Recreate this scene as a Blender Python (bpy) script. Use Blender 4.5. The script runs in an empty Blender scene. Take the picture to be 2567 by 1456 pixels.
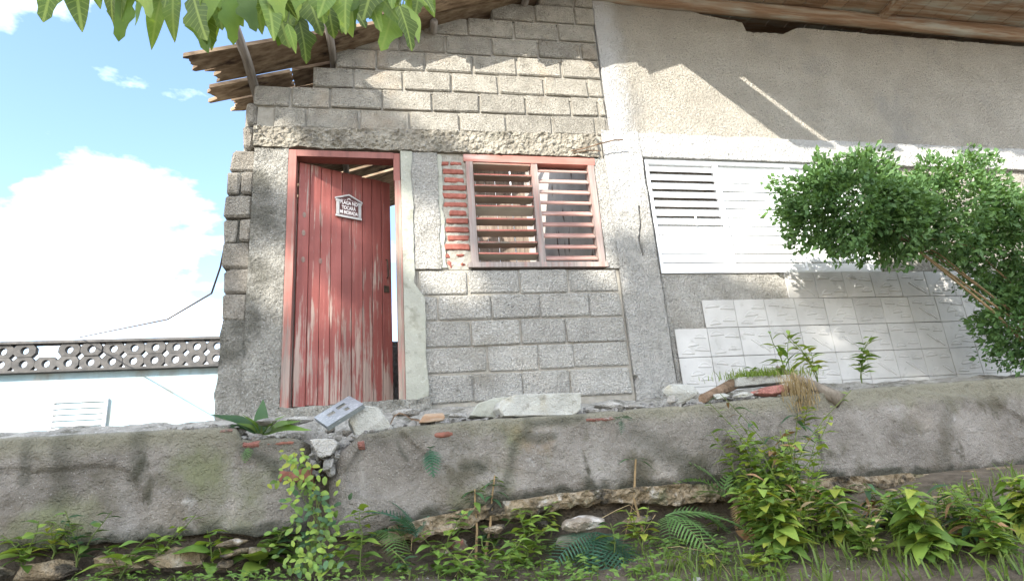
import bpy, bmesh, math, random
from mathutils import Vector, Matrix, noise, Quaternion
R = random.Random(7)
S = bpy.context.scene
COL = S.collection
rad = math.radians
# ------------------------------------------------------------------ camera
CAM_C = Vector((0.7014, -4.7883, -0.6401))
CAM_X = Vector((0.97854445, -0.19217554, -0.07429207))
CAM_D = Vector((-0.01244172, 0.30480494, -0.95233353))
CAM_F = Vector((0.2056598, 0.93282502, 0.29587419))
FPX = 1556.7                       # focal length in units of the 2566-wide view
cam = bpy.data.objects.new('camera', bpy.data.cameras.new('camera'))
COL.objects.link(cam)
cam.data.sensor_width = 36.0
cam.data.lens = FPX / 2566.0 * 36.0
cam.data.clip_start = 0.05
cam.data.clip_end = 2000
up, back = -CAM_D, -CAM_F
cam.matrix_world = Matrix(((CAM_X.x, up.x, back.x, CAM_C.x), (CAM_X.y, up.y, back.y, CAM_C.y),
                           (CAM_X.z, up.z, back.z, CAM_C.z), (0, 0, 0, 1)))
S.camera = cam
def at(x, y, Y=0.0):
    """the point on the vertical plane y = Y that the photo shows at pixel x, y"""
    d = CAM_X * ((x - 1283) / FPX) + CAM_D * ((y - 728) / FPX) + CAM_F
    return CAM_C + d * ((Y - CAM_C.y) / d.y)
def proj(p):
    v = Vector(p) - CAM_C
    w = v.dot(CAM_F)
    return (1283 + FPX * v.dot(CAM_X) / w, 728 + FPX * v.dot(CAM_D) / w, w) if w > 0.01 else (0, 0, -1)
# ------------------------------------------------------------------ sky, sun
SUN = Vector((1.0, 1.1, -0.87)).normalized()      # the way the light travels
EL = math.asin(-SUN.z)
AZ = math.atan2(-SUN.x, -SUN.y)
W = bpy.data.worlds.new('World'); S.world = W; W.use_nodes = True
nt = W.node_tree; nt.nodes.clear()
def N(tree, kind, **kw):
    n = tree.nodes.new(kind)
    for k, v in kw.items():
        if k.startswith('i_'): n.inputs[int(k[2:]) if k[2:].isdigit() else k[2:].replace('_', ' ')].default_value = v
        else: setattr(n, k, v)
    return n
sky = N(nt, 'ShaderNodeTexSky', sky_type='NISHITA', sun_disc=False, sun_elevation=EL, sun_rotation=AZ, air_density=1.0, dust_density=0.6, ozone_density=1.5)
tc = N(nt, 'ShaderNodeTexCoord')
mp = N(nt, 'ShaderNodeMapping'); mp.inputs['Scale'].default_value = (1.6, 1.6, 3.4); mp.inputs['Location'].default_value = (0.35, 0.2, 0.45)
cn = N(nt, 'ShaderNodeTexNoise', i_Scale=1.7, i_Detail=7.0, i_Roughness=0.56)
cr = N(nt, 'ShaderNodeValToRGB'); cr.color_ramp.elements[0].position = 0.43; cr.color_ramp.elements[1].position = 0.60
mx = N(nt, 'ShaderNodeMix', data_type='RGBA')
mx.inputs[7].default_value = (8.6, 8.7, 8.9, 1)
bg = N(nt, 'ShaderNodeBackground', i_Strength=0.15)
out = N(nt, 'ShaderNodeOutputWorld')
L = nt.links.new
L(tc.outputs['Generated'], mp.inputs[0]); L(mp.outputs[0], cn.inputs['Vector']); L(cn.outputs[0], cr.inputs[0])
L(cr.outputs[0], mx.inputs[0]); L(sky.outputs[0], mx.inputs[6]); L(mx.outputs[2], bg.inputs[0]); L(bg.outputs[0], out.inputs[0])
sun = bpy.data.objects.new('sun', bpy.data.lights.new('sun', 'SUN')); COL.objects.link(sun)
sun.data.energy = 3.35; sun.data.angle = rad(0.55); sun.data.color = (1.0, 0.94, 0.84)
sun.rotation_mode = 'QUATERNION'; sun.rotation_quaternion = SUN.to_track_quat('-Z', 'Y')
S.view_settings.view_transform = 'Standard'; S.view_settings.look = 'None'
S.view_settings.exposure = 1.80; S.view_settings.gamma = 1.0; S.view_settings.use_curve_mapping = False
S.render.engine = 'CYCLES'
S.cycles.max_bounces = 6; S.cycles.diffuse_bounces = 4; S.cycles.transmission_bounces = 4; S.cycles.use_denoising = True
# ------------------------------------------------------------------ materials
def ramp(tree, stops):
    r = N(tree, 'ShaderNodeValToRGB'); e = r.color_ramp.elements
    while len(e) < len(stops): e.new(0.5)
    for el, (p, c) in zip(e, stops): el.position = p; el.color = (*c, 1) if len(c) == 3 else c
    return r
def mixc(t, f, a, b, mode='MIX'):
    m = N(t, 'ShaderNodeMix', data_type='RGBA', blend_type=mode)
    for v, k in ((f, 0), (a, 6), (b, 7)):
        if isinstance(v, (int, float)): m.inputs[k].default_value = v
        elif isinstance(v, tuple): m.inputs[k].default_value = (*v, 1)
        else: t.links.new(v, m.inputs[k])
    return m.outputs[2]
def tex(t, vec, scale, detail=4.0, rough=0.55, kind='ShaderNodeTexNoise', stretch=None, loc=None):
    if stretch or loc:
        m = N(t, 'ShaderNodeMapping')
        if stretch: m.inputs['Scale'].default_value = stretch
        if loc: m.inputs['Location'].default_value = loc
        t.links.new(vec, m.inputs[0]); vec = m.outputs[0]
    n = N(t, kind); n.inputs['Scale'].default_value = scale
    if kind == 'ShaderNodeTexNoise':
        n.inputs['Detail'].default_value = detail; n.inputs['Roughness'].default_value = rough
    t.links.new(vec, n.inputs['Vector'])
    return n.outputs[0]
def thr(t, v, lo, hi):
    r = ramp(t, [(lo, (0, 0, 0)), (hi, (1, 1, 1))]); t.links.new(v, r.inputs[0]); return r.outputs[0]
MATS = {}
def mat(name, stops, scale=5.0, detail=6.0, stretch=None, layers=(), bumps=(), rough=0.9, orand=0.12, metal=0.0, coord='Position', spec=0.3, trans=0.0, masks=(), stain_hole=None):
    """colour: a noise ramp, then layers (colour, scale, lo, hi, detail, stretch) mixed over it; bumps (scale, strength, distance, stretch, kind)"""
    m = bpy.data.materials.new(name); m.use_nodes = True; t = m.node_tree; t.nodes.clear()
    if coord == 'Position': vec = N(t, 'ShaderNodeNewGeometry').outputs['Position']
    else: vec = N(t, 'ShaderNodeTexCoord').outputs['Object']
    r = ramp(t, stops); t.links.new(tex(t, vec, scale, detail, stretch=stretch), r.inputs[0]); c = r.outputs[0]
    for i, ly in enumerate(layers):
        lc, ls, lo, hi = ly[:4]; ld = ly[4] if len(ly) > 4 else 5.0; lst = ly[5] if len(ly) > 5 else None
        f = thr(t, tex(t, vec, ls, ld, 0.6, stretch=lst, loc=(3.1 * i + 1, 1.7 * i, 0.9 * i)), lo, hi)
        c = mixc(t, f, c, lc)
    for lo, hi, amp, mc, ax, nsc in masks:                          # old paint or moss on one side of a line, its edge ragged
        sp = N(t, 'ShaderNodeSeparateXYZ'); t.links.new(vec, sp.inputs[0])
        ma = N(t, 'ShaderNodeMath', operation='MULTIPLY_ADD', i_1=amp, i_2=-amp / 2); t.links.new(tex(t, vec, nsc, 6, .7), ma.inputs[0])
        ad = N(t, 'ShaderNodeMath', operation='ADD'); t.links.new(sp.outputs[ax], ad.inputs[0]); t.links.new(ma.outputs[0], ad.inputs[1])
        mr = N(t, 'ShaderNodeMapRange'); mr.inputs[1].default_value, mr.inputs[2].default_value, mr.inputs[3].default_value, mr.inputs[4].default_value = lo, hi, 1, 0
        t.links.new(ad.outputs[0], mr.inputs[0]); c = mixc(t, mr.outputs[0], c, mc)
    if stain_hole:                                                       # damp and moss staining and a hole's darkness, laid along drawn lines
        c = mixc(t, N(t, 'ShaderNodeAttribute', attribute_name='stain_hole').outputs['Fac'], c, stain_hole)
    if orand:
        oi = N(t, 'ShaderNodeObjectInfo')
        mr = N(t, 'ShaderNodeMapRange'); mr.inputs[3].default_value = 1 - orand; mr.inputs[4].default_value = 1 + orand
        t.links.new(oi.outputs['Random'], mr.inputs[0])
        c = mixc(t, 1.0, c, mr.outputs[0], 'MULTIPLY')
    p = N(t, 'ShaderNodeBsdfPrincipled'); p.inputs['Roughness'].default_value = rough; p.inputs['Metallic'].default_value = metal
    p.inputs['Specular IOR Level'].default_value = spec
    t.links.new(c, p.inputs['Base Color'])
    nrm = None
    for b in bumps:
        bn = N(t, 'ShaderNodeBump'); bn.inputs['Strength'].default_value = b[1]; bn.inputs['Distance'].default_value = b[2]
        t.links.new(tex(t, vec, b[0], 3.0, 0.6, kind=b[4] if len(b) > 4 else 'ShaderNodeTexNoise', stretch=b[3] if len(b) > 3 else None), bn.inputs['Height'])
        if nrm: t.links.new(nrm, bn.inputs['Normal'])
        nrm = bn.outputs[0]
    if nrm: t.links.new(nrm, p.inputs['Normal'])
    o = N(t, 'ShaderNodeOutputMaterial'); sh = p.outputs[0]
    if trans:
        tr = N(t, 'ShaderNodeBsdfTranslucent'); t.links.new(mixc(t, 1.0, c, (1.25, 1.2, 0.5), 'MULTIPLY'), tr.inputs[0])
        ms = N(t, 'ShaderNodeMixShader'); ms.inputs[0].default_value = trans
        t.links.new(sh, ms.inputs[1]); t.links.new(tr.outputs[0], ms.inputs[2]); sh = ms.outputs[0]
    t.links.new(sh, o.inputs[0]); MATS[name] = m
    return m
V = 'ShaderNodeTexVoronoi'
GRAIN = [(14, .4, .03), (58, 1.0, .06), (150, .9, .018)]
mat('block', [(.25, (.30, .28, .24)), (.5, (.43, .405, .35)), (.75, (.53, .50, .44))], 9, layers=[((.17, .155, .13), 55, .60, .69), ((.60, .57, .51), 75, .60, .70), ((.52, .42, .31), 1.1, .56, .74)], bumps=GRAIN, orand=.16)
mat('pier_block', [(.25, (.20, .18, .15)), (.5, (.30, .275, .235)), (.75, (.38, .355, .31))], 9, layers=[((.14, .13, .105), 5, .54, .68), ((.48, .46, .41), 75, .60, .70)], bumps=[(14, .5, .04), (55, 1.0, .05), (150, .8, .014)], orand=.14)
mat('mortar', [(.3, (.24, .225, .19)), (.7, (.35, .33, .29))], 14, bumps=[(40, .8, .012), (140, .5, .005)], orand=0)
mat('roughcast', [(.3, (.42, .405, .37)), (.55, (.52, .505, .465)), (.75, (.61, .595, .555))], 5, layers=[((.70, .695, .67), 80, .53, .66), ((.19, .18, .16), 70, .60, .70), ((.36, .335, .285), 1.6, .56, .72), ((.20, .19, .16), 3.1, .66, .72)],
    bumps=[(9, .5, .03), (52, 1.0, .085), (140, .8, .016)], orand=.08)
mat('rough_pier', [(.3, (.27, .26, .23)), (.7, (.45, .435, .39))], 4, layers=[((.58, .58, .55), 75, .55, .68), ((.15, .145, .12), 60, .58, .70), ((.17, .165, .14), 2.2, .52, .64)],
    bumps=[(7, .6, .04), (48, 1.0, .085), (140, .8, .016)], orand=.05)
mat('lintel', [(.25, (.14, .125, .10)), (.5, (.25, .23, .19)), (.8, (.37, .345, .29))], 6, layers=[((.13, .125, .10), 2.0, .50, .62), ((.52, .49, .42), 45, .60, .72)], bumps=[(22, .8, .03), (70, .9, .012)], orand=0)
mat('smooth_mortar', [(.3, (.29, .295, .25)), (.7, (.37, .375, .325))], 5, layers=[((.21, .21, .17), 9, .54, .70), ((.42, .42, .38), 30, .60, .72)], bumps=[(12, .5, .02), (70, .5, .01)], orand=.05)
mat('stucco', [(.3, (.50, .465, .40)), (.7, (.61, .575, .505))], 3, layers=[((.30, .285, .25), 70, .57, .66), ((.40, .39, .37), 1.2, .55, .75)], bumps=[(48, 1.0, .10), (130, .8, .016)], orand=0, masks=[(2.93, 3.10, .32, (.68, .68, .67), 0, 7)])
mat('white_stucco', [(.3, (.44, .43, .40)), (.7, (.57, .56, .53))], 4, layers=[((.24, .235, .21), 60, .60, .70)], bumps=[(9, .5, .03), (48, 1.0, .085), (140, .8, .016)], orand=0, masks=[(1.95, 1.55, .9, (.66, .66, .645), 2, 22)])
mat('stone_wall', [(.25, (.125, .112, .096)), (.5, (.205, .187, .164)), (.75, (.285, .266, .24))], 3.5, layers=[((.34, .325, .30), 120, .60, .72, 2.0), ((.13, .12, .10), 95, .62, .74, 2.0), ((.115, .098, .072), 1.5, .54, .68, 5, (1.3, 1, .9)), ((.075, .07, .052), 2.6, .63, .69, 5, (1.6, 1, .6)), ((.33, .315, .29), 2.3, .60, .78, 5, (1.5, 1, .8)), ((.11, .10, .075), 2.6, .55, .66), ((.155, .16, .095), 1.7, .56, .70), ((.20, .135, .07), 1.3, .63, .76), ((.40, .39, .37), 4.5, .66, .76)],
    bumps=[(6, .6, .05), (26, .8, .03), (90, 1.0, .016)], orand=.06, masks=[(-.265, -.345, .14, (.20, .19, .145), 2, 8)], stain_hole=(.048, .05, .036))
mat('ochre_rock', [(.25, (.11, .085, .05)), (.5, (.25, .195, .125)), (.8, (.40, .355, .28))], 11, layers=[((.06, .052, .04), 6, .52, .62), ((.10, .115, .06), 3.5, .56, .68), ((.46, .43, .38), 8, .60, .70)], bumps=[(12, .8, .05), (50, .9, .025)], orand=.15)
mat('grey_rock', [(.25, (.20, .195, .18)), (.5, (.31, .30, .28)), (.8, (.43, .42, .39))], 12, layers=[((.16, .15, .13), 7, .62, .72)], bumps=[(20, .8, .03), (80, .9, .012)], orand=.2)
mat('pale_concrete', [(.3, (.31, .31, .28)), (.7, (.45, .45, .415))], 7, layers=[((.34, .31, .22), 4, .56, .72), ((.20, .195, .165), 14, .58, .70), ((.55, .55, .53), 60, .62, .72)], bumps=[(14, .6, .03), (90, .8, .012)], orand=.1)
mat('pale_boulder', [(.25, (.15, .12, .09)), (.5, (.25, .215, .17)), (.8, (.36, .33, .28))], 16, layers=[((.50, .47, .43), 7, .54, .66), ((.12, .12, .08), 9, .58, .70)], bumps=[(20, .7, .03), (80, .7, .01)], orand=0)
mat('brown_rock', [(.25, (.13, .115, .085)), (.5, (.22, .195, .15)), (.8, (.32, .29, .23))], 12, layers=[((.10, .11, .06), 6, .58, .70)], bumps=[(20, .6, .03), (80, .6, .01)], orand=.2)
mat('brick', [(.3, (.22, .068, .050)), (.6, (.31, .112, .085)), (.85, (.39, .21, .17))], 26, layers=[((.42, .37, .33), 14, .64, .74)], bumps=[(40, .5, .01), (160, .4, .004)], orand=.2)
mat('dusty_brick', [(.3, (.27, .11, .09)), (.7, (.38, .18, .155))], 18, layers=[((.40, .34, .30), 12, .58, .72)], bumps=[(30, .8, .03), (110, .8, .01)], orand=0)
mat('wall_brick', [(.3, (.15, .062, .048)), (.7, (.235, .105, .085))], 20, layers=[((.27, .25, .22), 13, .50, .62), ((.13, .13, .08), 6, .56, .68)], bumps=[(30, .9, .03), (110, .8, .01)], orand=.15)
mat('mossy_brick', [(.3, (.16, .07, .05)), (.7, (.27, .11, .08))], 18, layers=[((.15, .14, .10), 7, .52, .64), ((.32, .29, .26), 30, .62, .72)], bumps=[(30, .6, .012)], orand=.15)
mat('white_paint', [(.4, (.76, .78, .80)), (.7, (.82, .83, .84))], 3, rough=.35, orand=.02, spec=.5)
mat('galvanised', [(.3, (.24, .27, .30)), (.7, (.38, .415, .45))], 7, stretch=(1, 1, 1), layers=[((.55, .58, .61), 40, .56, .66, 4, (.3, 2.5, 2.5))], rough=.42, metal=.75, orand=0, bumps=[(12, .15, .01)])
mat('tile', [(.3, (.42, .415, .40)), (.7, (.52, .515, .50))], 5, layers=[((.35, .34, .32), 12, .60, .75)], rough=.55, orand=.07, bumps=[(60, .12, .004)], spec=.4)
mat('grey_wood', [(.25, (.13, .115, .10)), (.5, (.25, .225, .20)), (.8, (.36, .34, .31))], 7, stretch=(6, .5, 6), bumps=[(30, .6, .006, (1, .12, 1))], orand=.15)
mat('old_board', [(.2, (.07, .045, .03)), (.42, (.20, .14, .09)), (.62, (.33, .25, .17)), (.85, (.44, .37, .28))], 6, stretch=(.5, 3.5, 3.5), layers=[((.05, .03, .022), 3, .56, .68, 4, (.6, 2.5, 2.5))], bumps=[(25, .5, .006, (.12, 1, 1))], orand=.3)
mat('eave_wood', [(.2, (.17, .10, .055)), (.45, (.30, .20, .13)), (.65, (.40, .35, .28)), (.9, (.48, .45, .40))], 5, stretch=(.35, 4, 4), layers=[((.42, .42, .37), 2.2, .52, .62, 4, (.4, 3, 3))], bumps=[(25, .7, .01, (.08, 1, 1))], orand=.15)
mat('dark_board', [(.3, (.15, .115, .09)), (.7, (.30, .245, .20))], 8, stretch=(5, 5, .5), bumps=[(30, .4, .005, (1, 1, .1))], orand=.3)
mat('driftwood', [(.3, (.10, .065, .04)), (.6, (.22, .15, .10)), (.85, (.33, .25, .18))], 14, bumps=[(40, .9, .02)], orand=.2)
mat('soil', [(.25, (.055, .043, .03)), (.5, (.10, .08, .058)), (.8, (.16, .135, .10))], 9, layers=[((.22, .20, .17), 60, .66, .74), ((.05, .055, .02), 2.5, .56, .70)], bumps=[(14, .7, .04), (60, .7, .012)], orand=0)
mat('terrace_dirt', [(.3, (.24, .23, .205)), (.7, (.37, .36, .325))], 12, layers=[((.12, .115, .09), 5, .52, .64), ((.48, .47, .44), 40, .58, .68)], bumps=[(12, .9, .06), (45, 1, .03)], orand=0)
mat('inner_plaster', [(.3, (.42, .39, .365)), (.7, (.58, .55, .52))], 2.5, stretch=(1, 1, 1), layers=[((.14, .10, .08), 6, .63, .69, 2, (1, 1, .35)), ((.5, .47, .44), 3, .6, .7)], bumps=[(12, .4, .02)], orand=0)
mat('blue_render', [(.3, (.26, .37, .42)), (.7, (.34, .45, .50))], 2, layers=[((.25, .27, .25), 1.1, .48, .66, 6, (1.6, 1, .5)), ((.42, .42, .40), 2.3, .62, .72)], bumps=[(30, .2, .01)], orand=0)
mat('dark_block', [(.3, (.06, .06, .06)), (.7, (.11, .105, .10))], 8, bumps=[(50, .5, .01)], orand=.15)
mat('dark_metal', [(.3, (.03, .025, .02)), (.7, (.09, .06, .04))], 40, rough=.7, orand=0)
mat('silver_paint', [(.3, (.36, .36, .36)), (.7, (.48, .48, .47))], 30, rough=.5, orand=0)
mat('plaque_field', [(.3, (.075, .03, .03)), (.7, (.11, .05, .048))], 30, rough=.6, orand=0)
mat('lettering', [(.3, (.66, .62, .62)), (.7, (.76, .73, .72))], 60, rough=.6, orand=0)
mat('bark', [(.3, (.10, .085, .065)), (.7, (.22, .19, .155))], 9, stretch=(3, 3, .6), bumps=[(20, .8, .03, (1, 1, .3))], orand=.1)
mat('twig', [(.3, (.16, .115, .06)), (.7, (.30, .21, .11))], 20, orand=.25, bumps=[(80, .3, .003)])
mat('green_stem', [(.3, (.08, .12, .03)), (.7, (.14, .18, .05))], 20, orand=.2)
mat('straw', [(.3, (.28, .21, .11)), (.7, (.42, .33, .19))], 20, orand=.25, trans=.2)
mat('dry_leaf', [(.3, (.20, .11, .05)), (.7, (.34, .21, .11))], 30, orand=.2, trans=.15)
def leafmat(name, a, b, orand=.3, rough=.5, trans=.3, veins=False):
    mat(name, [(.3, a), (.7, b)], 9, 3, layers=[((b[0] * 1.5, b[1] * 1.35, b[2]), 22, .62, .74)], rough=rough, orand=orand, trans=trans, bumps=[(70, .2, .004)], spec=.35)
    if veins:                                                       # pale midrib and side veins, in the leaf's own axes
        t = MATS[name].node_tree; pb_ = [n for n in t.nodes if n.type == 'BSDF_PRINCIPLED'][0]; lk = pb_.inputs['Base Color'].links[0]; src = lk.from_socket
        sp = N(t, 'ShaderNodeSeparateXYZ'); t.links.new(N(t, 'ShaderNodeTexCoord').outputs['Object'], sp.inputs[0])
        ab = N(t, 'ShaderNodeMath', operation='ABSOLUTE'); t.links.new(sp.outputs[1], ab.inputs[0])
        md = N(t, 'ShaderNodeMapRange'); md.inputs[1].default_value = .010; md.inputs[2].default_value = .026; md.inputs[3].default_value = 1; md.inputs[4].default_value = 0; t.links.new(ab.outputs[0], md.inputs[0])
        m1 = N(t, 'ShaderNodeMath', operation='MULTIPLY_ADD', i_1=-1.1); t.links.new(ab.outputs[0], m1.inputs[0]); t.links.new(sp.outputs[0], m1.inputs[2])
        m2 = N(t, 'ShaderNodeMath', operation='MULTIPLY', i_1=58.0); t.links.new(m1.outputs[0], m2.inputs[0]); m3 = N(t, 'ShaderNodeMath', operation='SINE'); t.links.new(m2.outputs[0], m3.inputs[0])
        sv = N(t, 'ShaderNodeMapRange'); sv.inputs[1].default_value = .80; sv.inputs[2].default_value = 1.0; sv.inputs[3].default_value = 0; sv.inputs[4].default_value = .6; t.links.new(m3.outputs[0], sv.inputs[0])
        mm_ = N(t, 'ShaderNodeMath', operation='MAXIMUM'); t.links.new(md.outputs[0], mm_.inputs[0]); t.links.new(sv.outputs[0], mm_.inputs[1])
        t.links.new(mixc(t, mm_.outputs[0], src, (b[0] * 1.7, b[1] * 1.45, b[2] * 2.0)), pb_.inputs['Base Color'])
leafmat('tree_leaf', (.08, .145, .026), (.155, .24, .038), .45, veins=True)
leafmat('crown_leaf', (.05, .09, .018), (.085, .135, .024), .2)
leafmat('weed_leaf', (.095, .18, .038), (.16, .26, .05), .3)
leafmat('weed_bright', (.17, .27, .05), (.26, .36, .065), .25)
leafmat('weed_dark', (.042, .10, .046), (.07, .14, .06), .3)
leafmat('weed_yellow', (.22, .27, .04), (.32, .35, .06), .2)
leafmat('fern_dark', (.045, .115, .075), (.075, .17, .105), .25)
leafmat('fern_green', (.09, .18, .06), (.15, .26, .08), .25)
leafmat('bush_leaf', (.06, .13, .05), (.12, .22, .065), .0)
leafmat('grass_leaf', (.08, .145, .03), (.17, .23, .055), 0)
def painted_wood(name, paint, wood, lo, hi, zfade=None, along='z', orand=.14, worn=None):
    m = bpy.data.materials.new(name); m.use_nodes = True; t = m.node_tree; t.nodes.clear()
    vec = N(t, 'ShaderNodeNewGeometry').outputs['Position']
    st = (38, 38, 1.7) if along == 'z' else (1.7, 38, 38)
    st2 = (34, 34, 1.5) if along == 'z' else (1.5, 34, 34)
    c = mixc(t, thr(t, tex(t, vec, 1.0, 5, stretch=st2), .3, .7), tuple(k * .72 for k in paint), paint)
    c = mixc(t, thr(t, tex(t, vec, 2.2, 4), .45, .75), c, tuple(min(1, k * 1.25 + .02) for k in paint))
    wd = mixc(t, thr(t, tex(t, vec, 1.0, 6, .7, stretch=st), .35, .65), tuple(k * .55 for k in wood), wood)
    f = tex(t, vec, 1.0, 8, .72, stretch=st2, loc=(4, 2, 7))
    f2 = tex(t, vec, 1.6, 4, .6, loc=(9, 1, 2))
    ad = N(t, 'ShaderNodeMath', operation='ADD'); t.links.new(f, ad.inputs[0])
    m2 = N(t, 'ShaderNodeMath', operation='MULTIPLY_ADD', i_1=.55, i_2=-.275); t.links.new(f2, m2.inputs[0]); t.links.new(m2.outputs[0], ad.inputs[1])
    val = ad.outputs[0]
    if zfade:
        sp = N(t, 'ShaderNodeSeparateXYZ'); t.links.new(vec, sp.inputs[0])
        mr = N(t, 'ShaderNodeMapRange'); mr.inputs[1].default_value, mr.inputs[2].default_value, mr.inputs[3].default_value, mr.inputs[4].default_value = zfade
        t.links.new(sp.outputs[2], mr.inputs[0])
        a2 = N(t, 'ShaderNodeMath', operation='ADD'); t.links.new(val, a2.inputs[0]); t.links.new(mr.outputs[0], a2.inputs[1]); val = a2.outputs[0]
    c = mixc(t, thr(t, val, lo, hi), c, wd)
    if orand:
        oi = N(t, 'ShaderNodeObjectInfo'); mr = N(t, 'ShaderNodeMapRange'); mr.inputs[3].default_value = 1 - orand; mr.inputs[4].default_value = 1 + orand
        t.links.new(oi.outputs['Random'], mr.inputs[0]); c = mixc(t, 1.0, c, mr.outputs[0], 'MULTIPLY')
    p = N(t, 'ShaderNodeBsdfPrincipled', i_Roughness=.62); t.links.new(c, p.inputs['Base Color'])
    b1 = N(t, 'ShaderNodeBump', i_Strength=.5, i_Distance=.006); t.links.new(tex(t, vec, 1.0, 5, .65, stretch=st), b1.inputs['Height'])
    b2 = N(t, 'ShaderNodeBump', i_Strength=.4, i_Distance=.003); t.links.new(val, b2.inputs['Height']); t.links.new(b1.outputs[0], b2.inputs['Normal'])
    t.links.new(b2.outputs[0], p.inputs['Normal'])
    o = N(t, 'ShaderNodeOutputMaterial'); t.links.new(p.outputs[0], o.inputs[0]); MATS[name] = m
painted_wood('red_door', (.27, .072, .058), (.42, .31, .26), .575, .64, (0.0, .95, .17, -.005), orand=.2)
painted_wood('red_frame', (.25, .085, .065), (.27, .21, .18), .56, .70, (0.0, 2.1, .20, -.10))
painted_wood('bare_frame', (.25, .11, .09), (.30, .25, .20), .42, .58)
painted_wood('window_frame', (.34, .165, .135), (.33, .275, .25), .40, .60, (1.1, 2.1, .16, -.02))
painted_wood('window_rail', (.34, .135, .105), (.38, .29, .27), .50, .66, None, 'x')
painted_wood('slat_red', (.40, .115, .085), (.22, .20, .15), .52, .68, None, 'x')
painted_wood('slat_pale', (.42, .24, .20), (.42, .36, .33), .46, .64, None, 'x')
painted_wood('slat_under', (.36, .345, .28), (.46, .41, .34), .50, .66, None, 'x')
# ------------------------------------------------------------------ mesh helpers
class MB:
    def __init__(s): s.v = []; s.f = []
    def add(s, vs, fs):
        o = len(s.v); s.v += [tuple(v) for v in vs]; s.f += [tuple(i + o for i in f) for f in fs]; return s
    def box(s, x0, x1, y0, y1, z0, z1):
        return s.add([(x0, y0, z0), (x1, y0, z0), (x1, y1, z0), (x0, y1, z0), (x0, y0, z1), (x1, y0, z1), (x1, y1, z1), (x0, y1, z1)],
                     [(0, 3, 2, 1), (4, 5, 6, 7), (0, 1, 5, 4), (1, 2, 6, 5), (2, 3, 7, 6), (3, 0, 4, 7)])
    def prism(s, poly, y0, y1):
        """a polygon in x, z given counter-clockwise as seen from -y, pulled from y0 back to y1"""
        n = len(poly)
        vs = [(x, y0, z) for x, z in poly] + [(x, y1, z) for x, z in poly]
        return s.add(vs, [tuple(range(n)), tuple(range(2 * n - 1, n - 1, -1))] + [(i, i + n, (i + 1) % n + n, (i + 1) % n) for i in range(n)])
    def tube(s, pts, r0, r1=None, n=6, ends=True):
        pts = [Vector(p) for p in pts]; r1 = r0 if r1 is None else r1; m = len(pts); o = len(s.v)
        for i, p in enumerate(pts):
            d = (pts[min(i + 1, m - 1)] - pts[max(i - 1, 0)]).normalized()
            a = d.cross(Vector((0, 0, 1)) if abs(d.z) < .9 else Vector((1, 0, 0))).normalized(); b = d.cross(a)
            r = r0 + (r1 - r0) * i / max(1, m - 1)
            s.v += [tuple(p + (a * math.cos(t) + b * math.sin(t)) * r) for t in [2 * math.pi * k / n for k in range(n)]]
        for i in range(m - 1):
            for k in range(n):
                s.f.append((o + i * n + k, o + i * n + (k + 1) % n, o + (i + 1) * n + (k + 1) % n, o + (i + 1) * n + k))
        if ends: s.f += [tuple(o + k for k in range(n - 1, -1, -1)), tuple(o + (m - 1) * n + k for k in range(n))]
        return s
    def mesh(s, name, m, smooth=False):
        me = bpy.data.meshes.new(name); me.from_pydata(s.v, [], s.f); me.update()
        if m: me.materials.append(MATS[m])
        if smooth: me.polygons.foreach_set('use_smooth', [True] * len(me.polygons))
        return me
WM = {}
def link(name, data, parent=None, M=None):
    """place an object at world matrix M under its parent"""
    o = bpy.data.objects.new(name, data); COL.objects.link(o); M = M or Matrix.Identity(4)
    if parent is not None:
        o.parent = parent; o.matrix_basis = WM[parent].inverted() @ M
    else: o.matrix_basis = M
    WM[o] = M
    return o
def tag(o, label, cat, group=None, kind=None):
    if label: o['label'] = label
    if cat: o['category'] = cat
    if group: o['group'] = group
    if kind: o['kind'] = kind
    return o
def thing(name, loc, label, cat, group=None):
    return tag(link(name, None, None, Matrix.Translation(Vector(loc))), label, cat, group)
def obj(name, mb, m, parent=None, smooth=False, label=None):
    o = link(name, mb.mesh(name, m, smooth), parent)
    if label: o['label'] = label
    return o
def solid(name, mb, m, loc, label, cat, group=None, smooth=False):
    """a thing that is one mesh, its origin moved to loc"""
    loc = Vector(loc); mb.v = [tuple(Vector(v) - loc) for v in mb.v]
    return tag(link(name, mb.mesh(name, m, smooth), None, Matrix.Translation(loc)), label, cat, group)
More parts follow.
